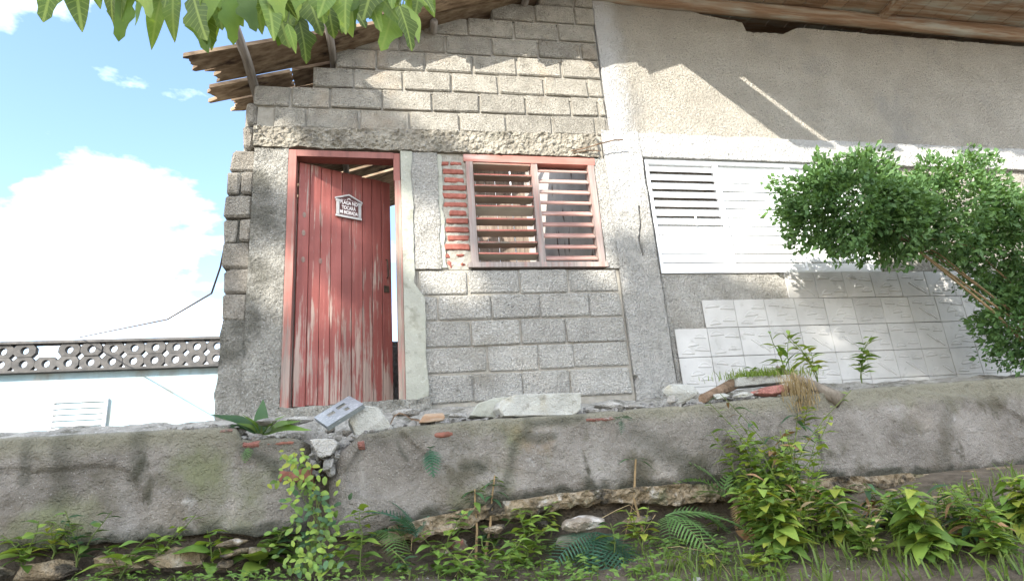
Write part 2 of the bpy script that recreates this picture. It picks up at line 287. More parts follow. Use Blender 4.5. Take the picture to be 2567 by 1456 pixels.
def chamfer_verts(x0, x1, y0, y1, z0, z1, b, jit=0.0, rnd=R):
    """a box with chamfered edges and slightly uneven corners, 26 faces"""
    cx, cy, cz = (x0 + x1) / 2, (y0 + y1) / 2, (z0 + z1) / 2; hx, hy, hz = (x1 - x0) / 2, (y1 - y0) / 2, (z1 - z0) / 2
    vs = []; idx = {}
    for sx in (-1, 1):
        for sy in (-1, 1):
            for sz in (-1, 1):
                j = Vector((rnd.uniform(-jit, jit), rnd.uniform(-jit, jit) * .5, rnd.uniform(-jit, jit)))
                bb = b * rnd.uniform(.6, 1.7) if jit else b
                for ax in range(3):
                    p = [sx * (hx - bb), sy * (hy - bb), sz * (hz - bb)]
                    p[ax] = (sx * hx, sy * hy, sz * hz)[ax]
                    idx[(sx, sy, sz, ax)] = len(vs); vs.append((cx + p[0] + j.x, cy + p[1] + j.y, cz + p[2] + j.z))
    fs = []
    for ax in range(3):
        o1, o2 = (ax + 1) % 3, (ax + 2) % 3
        for s in (-1, 1):
            q = []
            for a, c in ((-1, -1), (1, -1), (1, 1), (-1, 1)):
                k = [0, 0, 0]; k[ax] = s; k[o1] = a; k[o2] = c; q.append(idx[(*k, ax)])
            fs.append(tuple(q if s > 0 else q[::-1]))
        for a in (-1, 1):
            for c in (-1, 1):
                k0 = [0, 0, 0]; k1 = [0, 0, 0]; k0[ax] = -1; k1[ax] = 1
                for k in (k0, k1): k[o1] = a; k[o2] = c
                q = [idx[(*k0, o1)], idx[(*k1, o1)], idx[(*k1, o2)], idx[(*k0, o2)]]
                fs.append(tuple(q if a * c < 0 else q[::-1]))
    for sx in (-1, 1):
        for sy in (-1, 1):
            for sz in (-1, 1):
                q = [idx[(sx, sy, sz, a)] for a in range(3)]
                fs.append(tuple(q if sx * sy * sz > 0 else q[::-1]))
    return vs, fs
def cbox(x0, x1, y0, y1, z0, z1, b=.006, jit=0.0):
    m = MB(); m.add(*chamfer_verts(x0, x1, y0, y1, z0, z1, b, jit)); return m
def fbm(p, sc, oct=4):
    return noise.fractal(Vector(p) * sc, 1.0, 2.0, oct)
def relief(x0, x1, z0, z1, step, yf, ztop=None, zbot=None, back=None):
    """a rough upright face: a grid in x, z whose y is yf(x, z); top and bottom edges may follow ztop(x), zbot(x); closed at the back"""
    nx = max(2, int((x1 - x0) / step) + 1); nz = max(2, int((z1 - z0) / step) + 1); m = MB()
    for j in range(nz):
        for i in range(nx):
            x = x0 + (x1 - x0) * i / (nx - 1); a = zbot(x) if zbot else z0; b = ztop(x) if ztop else z1
            z = a + (b - a) * j / (nz - 1); m.v.append((x, yf(x, z), z))
    m.f += [(j * nx + i, j * nx + i + 1, (j + 1) * nx + i + 1, (j + 1) * nx + i) for j in range(nz - 1) for i in range(nx - 1)]
    if back is not None:
        ring = [i for i in range(nx)] + [j * nx + nx - 1 for j in range(1, nz)] + [(nz - 1) * nx + i for i in range(nx - 2, -1, -1)] + [j * nx for j in range(nz - 2, 0, -1)]
        o = len(m.v); m.v += [(m.v[k][0], back(m.v[k][0], m.v[k][2]) if callable(back) else back, m.v[k][2]) for k in ring]; n = len(ring)
        m.f += [(ring[k], o + k, o + (k + 1) % n, ring[(k + 1) % n]) for k in range(n)]
    return m
def rock(sx, sy, sz, seed, pts=16, sub=2, rough=.10, bevel=.12):
    """an angular lump: hull of random points, bevelled, cut finer and roughened; centre at the origin"""
    rr = random.Random(seed); bm = bmesh.new()
    for _ in range(pts):
        d = Vector((rr.gauss(0, 1), rr.gauss(0, 1), rr.gauss(0, 1))).normalized() * rr.uniform(.78, 1)
        bm.verts.new((d.x, d.y, d.z))
    h = bmesh.ops.convex_hull(bm, input=bm.verts)
    bmesh.ops.delete(bm, geom=[v for v in bm.verts if not v.link_faces], context='VERTS')
    bmesh.ops.bevel(bm, geom=bm.edges[:], offset=bevel, segments=1, affect='EDGES', clamp_overlap=True)
    bmesh.ops.triangulate(bm, faces=bm.faces)
    for _ in range(sub): bmesh.ops.subdivide_edges(bm, edges=bm.edges[:], cuts=1, use_grid_fill=True)
    bmesh.ops.triangulate(bm, faces=bm.faces)
    off = Vector((seed * 1.37, seed * .71, 0))
    for v in bm.verts:
        n = noise.fractal(v.co * 2.2 + off, 1, 2, 4) + .35 * noise.noise(v.co * 9 + off)
        v.co *= 1 + rough * n
    m = MB(); bm.verts.ensure_lookup_table()
    m.add([(v.co.x * sx, v.co.y * sy, v.co.z * sz) for v in bm.verts], [tuple(v.index for v in f.verts) for f in bm.faces]); bm.free()
    return m
def moved(m, loc, rot=(0, 0, 0)):
    M = Matrix.Translation(Vector(loc)) @ Matrix.Rotation(rot[2], 4, 'Z') @ Matrix.Rotation(rot[1], 4, 'Y') @ Matrix.Rotation(rot[0], 4, 'X')
    m.v = [tuple(M @ Vector(v)) for v in m.v]; return m
# ------------------------------------------------------------------ ground
def gz(x, y):
    n = noise.fractal(Vector((x * 1.3, y * 1.3, 3)), 1, 2, 5)
    if y > -.86: z = -.40 if y < .1 else -.145 + .012 * n
    else:
        t = -1.0 - y
        b = -1.03 - .16 * min(max(t, -.05), .55) - .30 * max(0, t - .55) + .045 * n * min(1, max(.3, t * 2)) + .10 * min(1, max(0, .35 - x))
        if t > 4: b = -1.118 - 1.035 - (t - 4) * .06 + .03 * n
        if x > 2.6: b += min(.25, (x - 2.6) * .14)
        z = b if y < -.9 else -.40 + (b + .40) * (-.86 - y) / .04
    return z
xs = [-300, -120, -60, -30, -16, -10, -7.5] + [-6 + .07 * i for i in range(0, 196)] + [8.5, 10, 14, 20, 34, 60, 120, 300]
ys = [-300, -120, -60, -30, -16, -10, -7, -5.5, -4.6, -4.0] + [-3.5 + .06 * i for i in range(0, 43)] + [-.9, -.86, -.7, -.5, -.3, -.1, .2, .8, 2, 4, 8, 14, 24, 45, 90, 180, 300]
ys = sorted(set(round(y, 3) for y in ys))
g = MB(); nx = len(xs)
g.v = [(x, y, gz(x, y)) for y in ys for x in xs]
g.f = [(j * nx + i, j * nx + i + 1, (j + 1) * nx + i + 1, (j + 1) * nx + i) for j in range(len(ys) - 1) for i in range(nx - 1)]
tag(obj('ground', g, 'soil', smooth=True), 'dark soil bank sloping down in front of the retaining wall', 'ground', kind='structure')
# ------------------------------------------------------------------ left house of concrete blocks
HOUSE = thing('block_house', (1.2, 1.6, -.15), 'unfinished grey concrete block house with a red plank door and open red louvre window', 'house')
def dz(x): return .018 * (x - 1.3)
ROWZ = [2.352 + .208 * k for k in range(9)]
w = MB()
w.box(-.30, -.03, .014, .16, -.3, 2.14); w.box(.873, .978, .014, .16, -.3, 2.14); w.box(.98, 1.43, .014, .16, 1.064, 2.14); w.box(.98, 2.72, .016, .16, -.3, 1.062); w.box(2.60, 2.72, .014, .16, 1.064, 2.14)
w.box(-.30, 2.72, .03, .17, 2.14, 2.35)
STEP = [-.30, -.335, .139, .328, .447, .71, 1.766, 2.25]
for k, sx in enumerate(STEP): w.box(sx + .004, 2.80, .021, .17, ROWZ[k] + dz(sx), ROWZ[k + 1] - .004 + dz(sx))
obj('wall', w, 'mortar', HOUSE)
side = MB(); side.box(-.42, -.27, .17, 3.3, -.3, 2.62); side.box(-.42, 2.72, 3.3, 3.42, -.3, -.05)
obj('wall', side, 'mortar', HOUSE, label='bare side wall of the block house')
ROWS = {0: [-.164, .099, .532, .963, 1.401, 1.82, 2.256, 2.678, 2.79], 1: [-.334, -.036, .291, .73, 1.165, 1.593, 2.023, 2.459, 2.725, 2.80], 2: [.139, .485, .917, 1.346, 1.78, 2.214, 2.652, 2.80],
        3: [.328, .682, 1.114, 1.55, 1.972, 2.407, 2.80], 4: [.447, .886, 1.31, 1.744, 2.196, 2.627, 2.80], 5: [.71, 1.111, 1.528, 1.973, 2.413, 2.80], 6: [1.766, 2.196, 2.606, 2.82], 7: [2.25, 2.62, 2.82]}
for k, js in ROWS.items():
    for a, b in zip(js, js[1:]):
        za, zb = ROWZ[k] + dz(a), ROWZ[k + 1] + dz(a)
        m = cbox(a + .009, b - .009, R.uniform(-.006, .003), .11, za + .007, zb - .009, .008, .0035)
        if k == 4 and a > 1.2: pass
        obj('concrete_block', m, 'block', HOUSE)
LROWS = [(.855, 1.064, [1.0, 1.393, 1.828, 2.253, 2.70]), (.64, .85, [1.008, 1.141, 1.572, 1.983, 2.416, 2.70]), (.425, .635, [1.008, 1.396, 1.803, 2.19, 2.70]),
         (.21, .42, [1.001, 1.518, 1.934, 2.235, 2.70]), (-.02, .205, [1.004, 1.389, 1.786, 2.179, 2.70])]
for z0, z1, js in LROWS:
    for a, b in zip(js, js[1:]):
        s = .003 if R.random() < .6 else .006
        obj('concrete_block', cbox(a + s, b - s, R.uniform(-.004, .004), .11, z0 + .004 + .02 * (a - 1.8) * .3, z1 - .004 + .02 * (a - 1.8) * .3, .009, .005), 'roughcast', HOUSE)
# ragged pier of stacked blocks at the free end of the wall
pz = -.20
for i, h in enumerate([.22, .215, .22, .21, .22, .215, .21, .20, .20, .215, .20, .22, .21]):
    x0 = -.475 + R.uniform(-.03, .03); y0 = R.uniform(-.015, .03)
    if pz < .62:
        pz += h; continue
    if i in (7, 9):
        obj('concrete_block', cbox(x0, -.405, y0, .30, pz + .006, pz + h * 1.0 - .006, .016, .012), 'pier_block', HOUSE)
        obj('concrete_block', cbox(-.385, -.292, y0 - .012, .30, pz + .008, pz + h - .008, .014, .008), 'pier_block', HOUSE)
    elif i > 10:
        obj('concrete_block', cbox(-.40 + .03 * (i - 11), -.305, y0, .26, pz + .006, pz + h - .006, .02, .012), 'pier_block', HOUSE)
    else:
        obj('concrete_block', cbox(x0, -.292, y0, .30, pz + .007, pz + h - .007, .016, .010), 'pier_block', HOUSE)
    pz += h
# rough concrete beside the door and under the roof beam
def face(x, z, a=.010, sc=9, y=0.0): return y - a * fbm((x, z, 1.3), sc, 5) - .006 * fbm((x, z, 7), 40, 2)
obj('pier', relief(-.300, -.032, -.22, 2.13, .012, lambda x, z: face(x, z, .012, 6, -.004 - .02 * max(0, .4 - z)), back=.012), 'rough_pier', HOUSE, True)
obj('lintel_beam', relief(-.31, 2.66, 2.135, 2.352, .0085, lambda x, z: -.022 - .020 * fbm((x, z, 4), 7, 3) - .018 * fbm((x, z, 9), 28, 3), zbot=lambda x: 2.14 + .012 * fbm((x, 0, 0), 6, 3), ztop=lambda x: 2.35 + dz(x) + .008 * fbm((x, 3, 0), 8, 3), back=.028), 'lintel', HOUSE)
lb = MB()
for i in range(70):
    x = R.uniform(-.3, 2.6); z = R.uniform(2.15, 2.34); r_ = R.uniform(.006, .016)
    rk = rock(r_, r_, r_, i + 50, 10, 0, .1, .15); moved(rk, (x, -.034, z)); lb.add(rk.v, rk.f)
o = obj('pebble', lb, 'grey_rock', HOUSE); o['kind'] = 'stuff'
def pier_panel(zf0, zf1, xa, xb, yy, step=.012, seed=1.0, am=.009, nx=20, cut=None):
    nz = int((zf1 - zf0) / step); m = MB()
    for j in range(nz + 1):
        z = zf0 + (zf1 - zf0) * j / nz
        for i in range(nx + 1):
            a, b = xa(z), xb(z); x = a + (b - a) * i / nx; m.v.append((x, yy - am * fbm((x, z, seed), 6, 5) + (cut(x, z) if cut else 0), z))
    n1 = nx + 1
    m.f = [(j * n1 + i, j * n1 + i + 1, (j + 1) * n1 + i + 1, (j + 1) * n1 + i) for j in range(nz) for i in range(nx)]
    for j in range(nz):
        for c in (0, nx):
            k = j * n1 + c; o = len(m.v); p, q = m.v[k], m.v[k + n1]
            m.v += [(p[0], .013, p[2]), (q[0], .013, q[2])]
            m.f.append((k, k + n1, o + 1, o) if c == 0 else (k + n1, k, o, o + 1))
    return m
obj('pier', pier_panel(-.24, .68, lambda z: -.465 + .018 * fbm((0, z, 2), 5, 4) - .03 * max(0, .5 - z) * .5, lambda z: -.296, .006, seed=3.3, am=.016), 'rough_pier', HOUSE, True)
obj('pier_core', MB().box(-.44, -.30, .05, .30, -.24, 2.1), 'rough_pier', HOUSE)
def edge(x0, amp, seed): return lambda z: x0 + amp * fbm((0, z, seed), 5, 3)
e1 = edge(1.185, .014, 3)
obj('pier', pier_panel(1.068, 2.135, lambda z: .955, e1, -.010), 'roughcast', HOUSE, True)
obj('mortar_strip', pier_panel(-.06, 2.135, lambda z: .874, lambda z: .965 + .018 * fbm((0, z, 8), 4, 3) + (.075 if z < .95 else 0) * min(1, (.95 - z) * 8), -.020, am=.004), 'smooth_mortar', HOUSE, True)
obj('mortar_strip', pier_panel(1.08, 2.12, lambda z: 1.180 + .010 * fbm((0, z, 1), 7, 3), lambda z: 1.222 + .018 * fbm((0, z, 5), 9, 3), -.004, am=.004), 'smooth_mortar', HOUSE, True)
obj('pier', pier_panel(1.068, 2.135, lambda z: 2.612 + .006 * fbm((0, z, 1), 7, 3), lambda z: 2.722, -.006), 'roughcast', HOUSE, True)
# brick infill left of the window
z = 1.085
for i in range(13):
    zc = z + .0775 * i; h = .050
    if i == 0:
        for a, b in ((1.225, 1.275), (1.335, 1.40)): obj('brick', cbox(a, b, -.004, .06, zc, zc + .06, .02, .01), 'brick', HOUSE)
    elif i == 1:
        for a, b in ((1.215, 1.265), (1.30, 1.385)): obj('brick', cbox(a, b, 0, .06, zc, zc + .052, .012, .006), 'brick', HOUSE)
    elif i == 12:
        for a, b in ((1.205, 1.29), (1.30, 1.405)): obj('brick', cbox(a, b, 0, .06, zc + .008, zc + .048, .008, .004), 'brick', HOUSE)
    else:
        obj('brick', cbox(1.225 + R.uniform(-.02, .022) + (.035 if i in (6,) else 0), 1.424 + R.uniform(-.012, .004), R.uniform(-.008, .004), .06, zc, zc + h, .007, .004), 'brick', HOUSE)
mm = MB(); mm.add(*[(q) for q in (relief(1.19, 1.432, 1.07, 2.125, .012, lambda x, z: .009 - .007 * fbm((x, z, 3), 20, 3), back=.013).__dict__[k] for k in ('v', 'f'))])
obj('mortar_bed', mm, 'mortar', HOUSE)
# door frame and door
fr = MB(); fr.box(-.030, .030, -.012, .11, -.05, 2.118)
obj('door_jamb', fr, 'red_frame', HOUSE)
obj('door_jamb', MB().box(.815, .868, -.004, .11, 1.86, 2.118), 'red_frame', HOUSE)
obj('door_jamb', MB().box(.822, .872, -.010, .11, -.04, 1.858), 'bare_frame', HOUSE, label='bare unpainted lower length of the right door jamb')
obj('door_head', MB().box(.031, .814, -.010, .11, 2.062, 2.119), 'red_frame', HOUSE)
obj('threshold', relief(-.04, 1.06, -.16, .005, .012, lambda x, z: -.05 - .03 * fbm((x, z, 5), 9, 4), ztop=lambda x: .004 + .02 * fbm((x, 0, 2), 6, 3) + .03 * max(0, x - .3), back=.2), 'rough_pier', HOUSE, True)
TH = rad(25); DX = Vector((math.cos(TH), math.sin(TH), 0)); DN = Vector((math.sin(TH), -math.cos(TH), 0)); D0 = Vector((.045, .075, 0))
DM = Matrix(((DX.x, -DN.x, 0, D0.x), (DX.y, -DN.y, 0, D0.y), (0, 0, 1, 0), (0, 0, 0, 1)))
def dput(m): m.v = [tuple(DM @ Vector(v)) for v in m.v]; return m
DOOR = obj('door', dput(MB().box(.03, .80, .026, .05, .22, .32).box(.03, .80, .026, .05, 1.0, 1.1).box(.03, .80, .026, .05, 1.75, 1.85)), 'red_door', HOUSE)
edges_ = [0, .095, .19, .278, .372, .46, .556, .645, .735, .822]
for a, b in zip(edges_, edges_[1:]):
    y = R.uniform(-.0025, .0025)
    obj('plank', dput(cbox(a + .0022, b - .0022, y, .025, .022 + R.uniform(-.006, .012) + .05 * a, 2.058 - R.uniform(0, .006), .003)), 'red_door', DOOR)
hd = MB().tube([(.775, -.004, 1.13), (.775, -.03, 1.14), (.772, -.034, 1.22), (.77, -.03, 1.29), (.77, -.004, 1.30)], .006)
obj('handle', dput(hd), 'dark_metal', DOOR)
obj('lock_plate', dput(MB().box(.745, .79, -.008, -.0035, 1.0, 1.06)), 'dark_metal', DOOR)
for (a, zc) in ((.05, 1.58), (.048, 1.42), (.05, 1.19), (.19, 1.2)):
    kn = MB(); n = 10
    kn.v = [(a, -.007, zc)] + [(a + .016 * math.cos(k * .6283), -.003, zc + .026 * math.sin(k * .6283)) for k in range(n)]
    kn.f = [(0, k + 1, (k + 1) % n + 1) for k in range(n)]
    obj('wood_knot', dput(kn), 'bare_frame', DOOR)
# plaque on the door
PM = DM @ Matrix.Translation(Vector((.425, -.006, 1.722)))
PLQ = tag(link('house_plaque', None, None, PM), 'small house-shaped metal plaque with raised Spanish words, nailed on the red door', 'plaque')
def pput(m): m.v = [tuple(PM @ Vector(v)) for v in m.v]; return m
outl = [(-.112, -.098), (.112, -.098), (.112, .062), (.0, .112), (-.112, .062)]
obj('field', pput(MB().prism(outl, -.006, .0)), 'plaque_field', PLQ)
for name, poly in (('border', [(-.116, -.102), (.116, -.102), (.116, -.084), (-.116, -.084)]), ('roof_edge', [(-.124, .056), (-.0, .108), (-.0, .122), (-.124, .070)]), ('roof_edge', [(0, .1081), (.124, .056), (.124, .070), (0, .1221)])):
    obj(name, pput(MB().prism(poly, -.014, -.0055)), 'silver_paint', PLQ)
for s in (-1, 1):
    a, b = sorted((s * .086, s * .110))
    cm = MB().prism([(a, -.0835), (b, -.0835), (b, .036), (a, .036)], -.015, -.0055); cm.prism([(a - .006, .0365), (b + .006, .0365), (b + .006, .055), (a - .006, .055)], -.017, -.0055)
    obj('pillar', pput(cm), 'silver_paint', PLQ)
def words(txt, size, x, zc, wid):
    cu = bpy.data.curves.new('txt', 'FONT'); cu.body = txt; cu.size = size; cu.align_x = 'CENTER'; cu.align_y = 'CENTER'; cu.extrude = .0018; cu.offset = .0011
    to = bpy.data.objects.new('txt', cu); COL.objects.link(to)
    dg = bpy.context.evaluated_depsgraph_get(); me = bpy.data.meshes.new_from_object(to.evaluated_get(dg))
    bpy.data.objects.remove(to)
    xs_ = [v.co.x for v in me.vertices]; k = wid / (max(xs_) - min(xs_))
    for v in me.vertices: v.co = (v.co.x * k + x, -.0065 - v.co.z - .0018, v.co.y + zc)
    me.materials.append(MATS['lettering']); me.name = 'lettering'
    return link('lettering', me, PLQ, PM)
words('PLAGA NO', .046, .0, .036, .158); words('TOCARÁ', .046, .0, -.010, .125); words('MI MORADA', .046, .0, -.054, .160)
dm = MB()
for x in (-.068, -.055, -.042, -.029, .034, .047, .060, .073): dm.box(x - .0025, x + .0025, -.0095, -.0062, .066 - abs(x) * .12, .071 - abs(x) * .12)
for a, b in (((-.016, .064), (.0, .085)), ((0, .085), (.005, .066)), ((.005, .086), (.024, .064)), ((-.012, .082), (.018, .076)), ((-.018, .072), (-.006, .067))):
    dm.tube([(a[0], -.008, a[1]), (b[0], -.008, b[1])], .0018, n=5)
obj('ornament', pput(dm), 'lettering', PLQ)
# red louvre window
def ring(x0, x1, z0, z1, wl, wr, wb, wt, y0, y1):
    m = MB(); o = [(x0, z0), (x1, z0), (x1, z1), (x0, z1)]; n = [(x0 + wl, z0 + wb), (x1 - wr, z0 + wb), (x1 - wr, z1 - wt), (x0 + wl, z1 - wt)]
    m.v = [(x, y, z) for y in (y0, y1) for x, z in o + n]
    for i in range(4):
        j = (i + 1) % 4
        m.f += [(i, j, j + 4, i + 4), (i + 8, i + 12, j + 12, j + 8), (i, i + 8, j + 8, j), (i + 4, j + 4, j + 12, i + 12)]
    return m
WIN = obj('louvre_window', ring(1.432, 2.602, 1.095, 2.116, .060, .057, .020, .03, -.012, .088), 'window_frame', HOUSE)
obj('head_rail', MB().box(1.415, 2.615, -.014, .09, 2.058, 2.126), 'window_rail', WIN)
obj('sill', MB().box(1.405, 2.62, -.022, .09, 1.078, 1.122), 'window_frame', WIN)
obj('mullion', MB().box(2.014, 2.072, -.008, .085, 1.122, 2.058), 'window_frame', WIN)
def slat(x0, x1, zc, tilt, m, dep=.085, y=.036, th=.010, roll=0.0):
    b = cbox(x0 + .002, x1 - .002, -dep / 2, dep / 2, -th / 2, th / 2, .003)
    M = Matrix.Translation(Vector(((x0 + x1) / 2, y, zc))) @ Matrix.Rotation(roll, 4, 'Y') @ Matrix.Rotation(tilt, 4, 'X') @ Matrix.Translation(Vector((-(x0 + x1) / 2, 0, 0)))
    b.v = [tuple(M @ Vector(v)) for v in b.v]; o = obj('slat', b, m, WIN); o.data.materials.append(MATS['slat_under'])
    if m == 'slat_red':                                             # bare weathered undersides
        for f in o.data.polygons:
            if f.normal.z < -.6: f.material_index = 1
    return o
for i in range(9): slat(1.494, 2.012, 2.040 - .1055 * i, rad(-6 + R.uniform(-4, 4) - (26 if i == 4 else 0)), 'slat_red', dep=.105, y=.044, th=.017, roll=rad(R.uniform(-.4, .6)))
for i in range(9): slat(2.074, 2.543, 2.012 - .1045 * i, rad(39 + R.uniform(-3, 4)), 'slat_pale', th=.016, roll=rad(R.uniform(-.3, .3)))
rb = MB().tube([(2.40, -.02, 2.19), (2.52, -.06, 2.20), (2.66, -.09, 2.235), (2.80, -.10, 2.272), (2.88, -.10, 2.278)], .006).tube([(2.42, -.02, 2.17), (2.55, -.05, 2.185), (2.66, -.055, 2.18)], .005)
obj('rebar', rb, 'driftwood', HOUSE)
# roof boards and poles
RS = .43
def roofz(x): return 2.80 + RS * (x + .34)
def roof_board(x0, x1, o0, o1, skew=.15, jag=.05, m='old_board', lift=0.0, name='roof_plank'):
    """one sloping board between offsets o0, o1 (depth at x = -.34), its ends ragged"""
    n = 10; b = MB(); L_ = len(b.v)
    def pt(x, o): return (x, o + skew * (x + .34), roofz(x) + lift)
    ph = R.uniform(0, 50); ea = [x0 + jag * 1.5 * noise.noise(Vector((ph + j * .45, 0, 0))) + R.uniform(-jag, jag) * .25 for j in range(n + 1)]; eb = [x1 + R.uniform(-.02, .02) for _ in range(n + 1)]
    for t in (0, .034):
        for j in range(n + 1):
            o = o0 + (o1 - o0) * j / n
            for x in (ea[j], (x0 + x1) / 2, eb[j]):
                p = pt(x, o); b.v.append((p[0], p[1], p[2] + t))
    k = 3 * (n + 1)
    for j in range(n):
        for i in range(2):
            q = (j * 3 + i, j * 3 + i + 1, j * 3 + i + 4, j * 3 + i + 3); b.f.append(q[::-1]); b.f.append(tuple(v + k for v in q))
        for c in (0, 2):
            q = (j * 3 + c, j * 3 + 3 + c, j * 3 + 3 + c + k, j * 3 + c + k); b.f.append(q if c else q[::-1])
    for j in (0, n):
        for i in range(2):
            q = (j * 3 + i, j * 3 + i + 1, j * 3 + i + 1 + k, j * 3 + i + k); b.f.append(q if j == 0 else q[::-1])
    return obj(name, b, m, HOUSE)
roof_board(-.72, 2.75, -.395, -.205, jag=.05); roof_board(-.58, 2.75, -.190, -.012, jag=.08, lift=.012); roof_board(-.67, -.05, .022, .225, jag=.06); roof_board(-.04, 2.75, .012, .240, jag=.0)
roof_board(-.55, 2.75, .262, .44, jag=.08, lift=.01)
o_ = .445; q = 0
while o_ < 3.3:
    wd = R.uniform(.17, .24); roof_board(-.44 + R.uniform(-.05, .05), 1.25 + R.uniform(-.1, .2) if .5 < o_ < 2.3 else 2.75, o_, o_ + wd, jag=.03)
    q += 1; o_ += wd + (.055 if q in (7, 8) else R.uniform(.004, .012))
for x0_, y0_, y1_ in ((.72, -.335, -.17), (1.12, -.525, -.34), (1.62, -.70, -.53), (1.98, -.875, -.715), (2.38, -1.03, -.88)): roof_board(x0_, 2.76, y0_, y1_, skew=0, jag=.05)  # unseen overhang boards added, stepped to shape the shadow edge on the wall
roof_board(.95, 2.76, -.19, .09, skew=0, jag=.05, lift=.03)  # unseen board added to keep the overhang shadow closed
for x, y0, y1, r_ in ((-.345, -.72, 3.2, .042), (.30, -.46, 3.2, .035), (1.2, -.12, 3.2, .04), (2.1, -.10, 3.2, .04)):
    pts = [(x + .012 * math.sin(i * 1.3), y0 + (y1 - y0) * i / 9, roofz(x) - r_ - .004 + .008 * math.sin(i * 2.1)) for i in range(10)]
    obj('roof_pole', MB().tube(pts, r_ * .9, r_ * 1.05, 8), 'grey_wood', HOUSE, True)
# what shows inside through the door and the window
bw = MB()
x = -.3
while x < 3.0:
    wd = R.uniform(.10, .17); z1 = roofz(x + .08) - .16 + (R.uniform(-.35, 0) if R.random() < .3 else 0) + .12 * x
    if not .62 < x < .98: obj('back_plank', cbox(x, x + wd - R.choice((.004, .006, .02)), 3.28, 3.305, -.12, z1, .003), 'dark_board', HOUSE)
    x += wd
pw = MB(); pw.v = [(2.78 - .012 * fbm((2, y, z), 4, 4), y, z) for z in [-.13 + .1 * k for k in range(41)] for y in [.175 + .1 * k for k in range(32)]]; pw.f = [(j * 32 + i, (j + 1) * 32 + i, (j + 1) * 32 + i + 1, j * 32 + i + 1) for j in range(40) for i in range(31)]
obj('party_wall', pw, 'inner_plaster', HOUSE, True)
obj('inner_partition', relief(.78, 1.32, -.12, .92, .03, lambda x, z: 1.9 - .01 * fbm((x, z, 1), 6, 4), back=2.0), 'stucco', HOUSE, True)
obj('inner_post', MB().box(1.02, 1.12, 1.5, 1.6, -.12, 2.9), 'inner_plaster', HOUSE)
obj('inner_floor', MB().box(-.27, 2.9, .17, 3.27, -.13, -.06), 'terrace_dirt', HOUSE)
pr = MB().tube([(1.25, 1.0, -.06), (.95, .75, 1.45)], .035, .03, 6).tube([(1.15, .8, 1.0), (1.1, 1.2, 1.9)], .03, .03, 6)
obj('inner_prop', pr, 'bare_frame', HOUSE)
# ------------------------------------------------------------------ right house, plastered
HOUSE2 = thing('plastered_house', (5.6, 1.5, -.15), 'plastered house with a white louvre window and grey relief tiles at its base', 'house')
w = MB()
XE = 9.0
w.box(2.825, 3.10, .075, .22, -.3, 3.94)
w.box(3.10, XE, .078, .22, -.3, 1.03); w.box(5.40, XE, .078, .22, 1.03, 2.17); w.box(3.10, XE, .078, .22, 2.17, 3.70); w.box(3.10, 3.125, .078, .22, 1.03, 2.17)
obj('wall', w, 'mortar', HOUSE2)
obj('wall_side', MB().box(XE - .15, XE, .22, 5, -.3, 3.9).box(2.81, 3.05, .23, 5, -.3, 3.9).box(2.9, XE, 5, 5.15, -.3, 3.9), 'stucco', HOUSE2)
def st(x, z): return -.006 * fbm((x, z, 2), 5, 3)
# upper plaster field, its top edge broken away under the eave
def topz(x):
    e = 3.93 + .006 * fbm((x, 0, 0), 5, 3)
    if 4.50 < x < 5.16: e = 3.735 + .02 * fbm((x, 1, 0), 9, 3) + (.10 * max(0, (x - 4.95) / .2) if x > 4.95 else 0)
    elif 3.9 < x <= 4.5: e = 3.93 - .09 * (x - 3.9) / .6 + .02 * fbm((x, 1, 0), 9, 3)
    elif 5.16 <= x: e = 3.84 + .01 * fbm((x, 0, 0), 5, 3)
    return e
up_ = MB(); q = relief(2.812, XE, 2.43, 3.9, .025, lambda x, z: (.004 if x < 2.98 else .004 + .036 * min(1, (x - 2.98) / .25)) + st(x, z), ztop=topz, back=.076); obj('plaster', q, 'stucco', HOUSE2, True)
obj('plaster', relief(3.105, 3.128, -.1, 2.17, .02, lambda x, z: .052 + .004 * fbm((x, z, 2), 30, 3), back=.076), 'rough_pier', HOUSE2, True, label='rough plaster strip coloured darker for the shadow of the white pilaster')  # darker material stands in for the shadow cast by the pilaster
obj('plaster', relief(3.129, XE, -.1, 1.028, .02, lambda x, z: .052 + .8 * st(x, z) - .005 * fbm((x, z, 6), 25, 2), back=.076), 'roughcast', HOUSE2, True)
obj('plaster', relief(5.41, XE, 1.03, 2.17, .03, lambda x, z: .050 + st(x, z), back=.076), 'stucco', HOUSE2, True)
obj('white_band', relief(3.09, XE, 2.172, 2.432, .014, lambda x, z: .006 + .012 * fbm((x, z, 2), 6, 4) - .005 * fbm((x, z, 6), 40, 2), zbot=lambda x: 2.172 + .006 * fbm((x, 2, 0), 7), ztop=lambda x: 2.428 + .012 * fbm((x, 0, 0), 5), back=.074), 'white_stucco', HOUSE2, True)
def pilx(z): return 2.735 + (.08 if z > 2.36 else 0)
pf = lambda z: 3.088 + .006 * fbm((0, z, 4), 5, 3)
CRK = [([(p_.x, p_.z) for p_ in (at(x, y, 0) for x, y in pts)], wd) for pts, wd in (([(1545, 790), (1548, 830), (1556, 862), (1552, 905), (1563, 912)], .012), ([(1563, 912), (1572, 935), (1590, 948), (1583, 972)], .020), ([(1600, 520), (1606, 560), (1602, 600), (1612, 640)], .006))]
def crack(x, z):
    d = 0
    for P, wd in CRK:
        for (a, b), (c, e) in zip(P, P[1:]):
            L2 = (c - a) ** 2 + (e - b) ** 2; t = max(0, min(1, ((x - a) * (c - a) + (z - b) * (e - b)) / L2)); q = math.hypot(x - a - t * (c - a), z - b - t * (e - b)) / (wd * (.8 + .6 * noise.noise(Vector((x * 40, z * 40, 0)))))
            d = max(d, min(1, 1.6 - q) if q < 1.6 else 0)
    return d
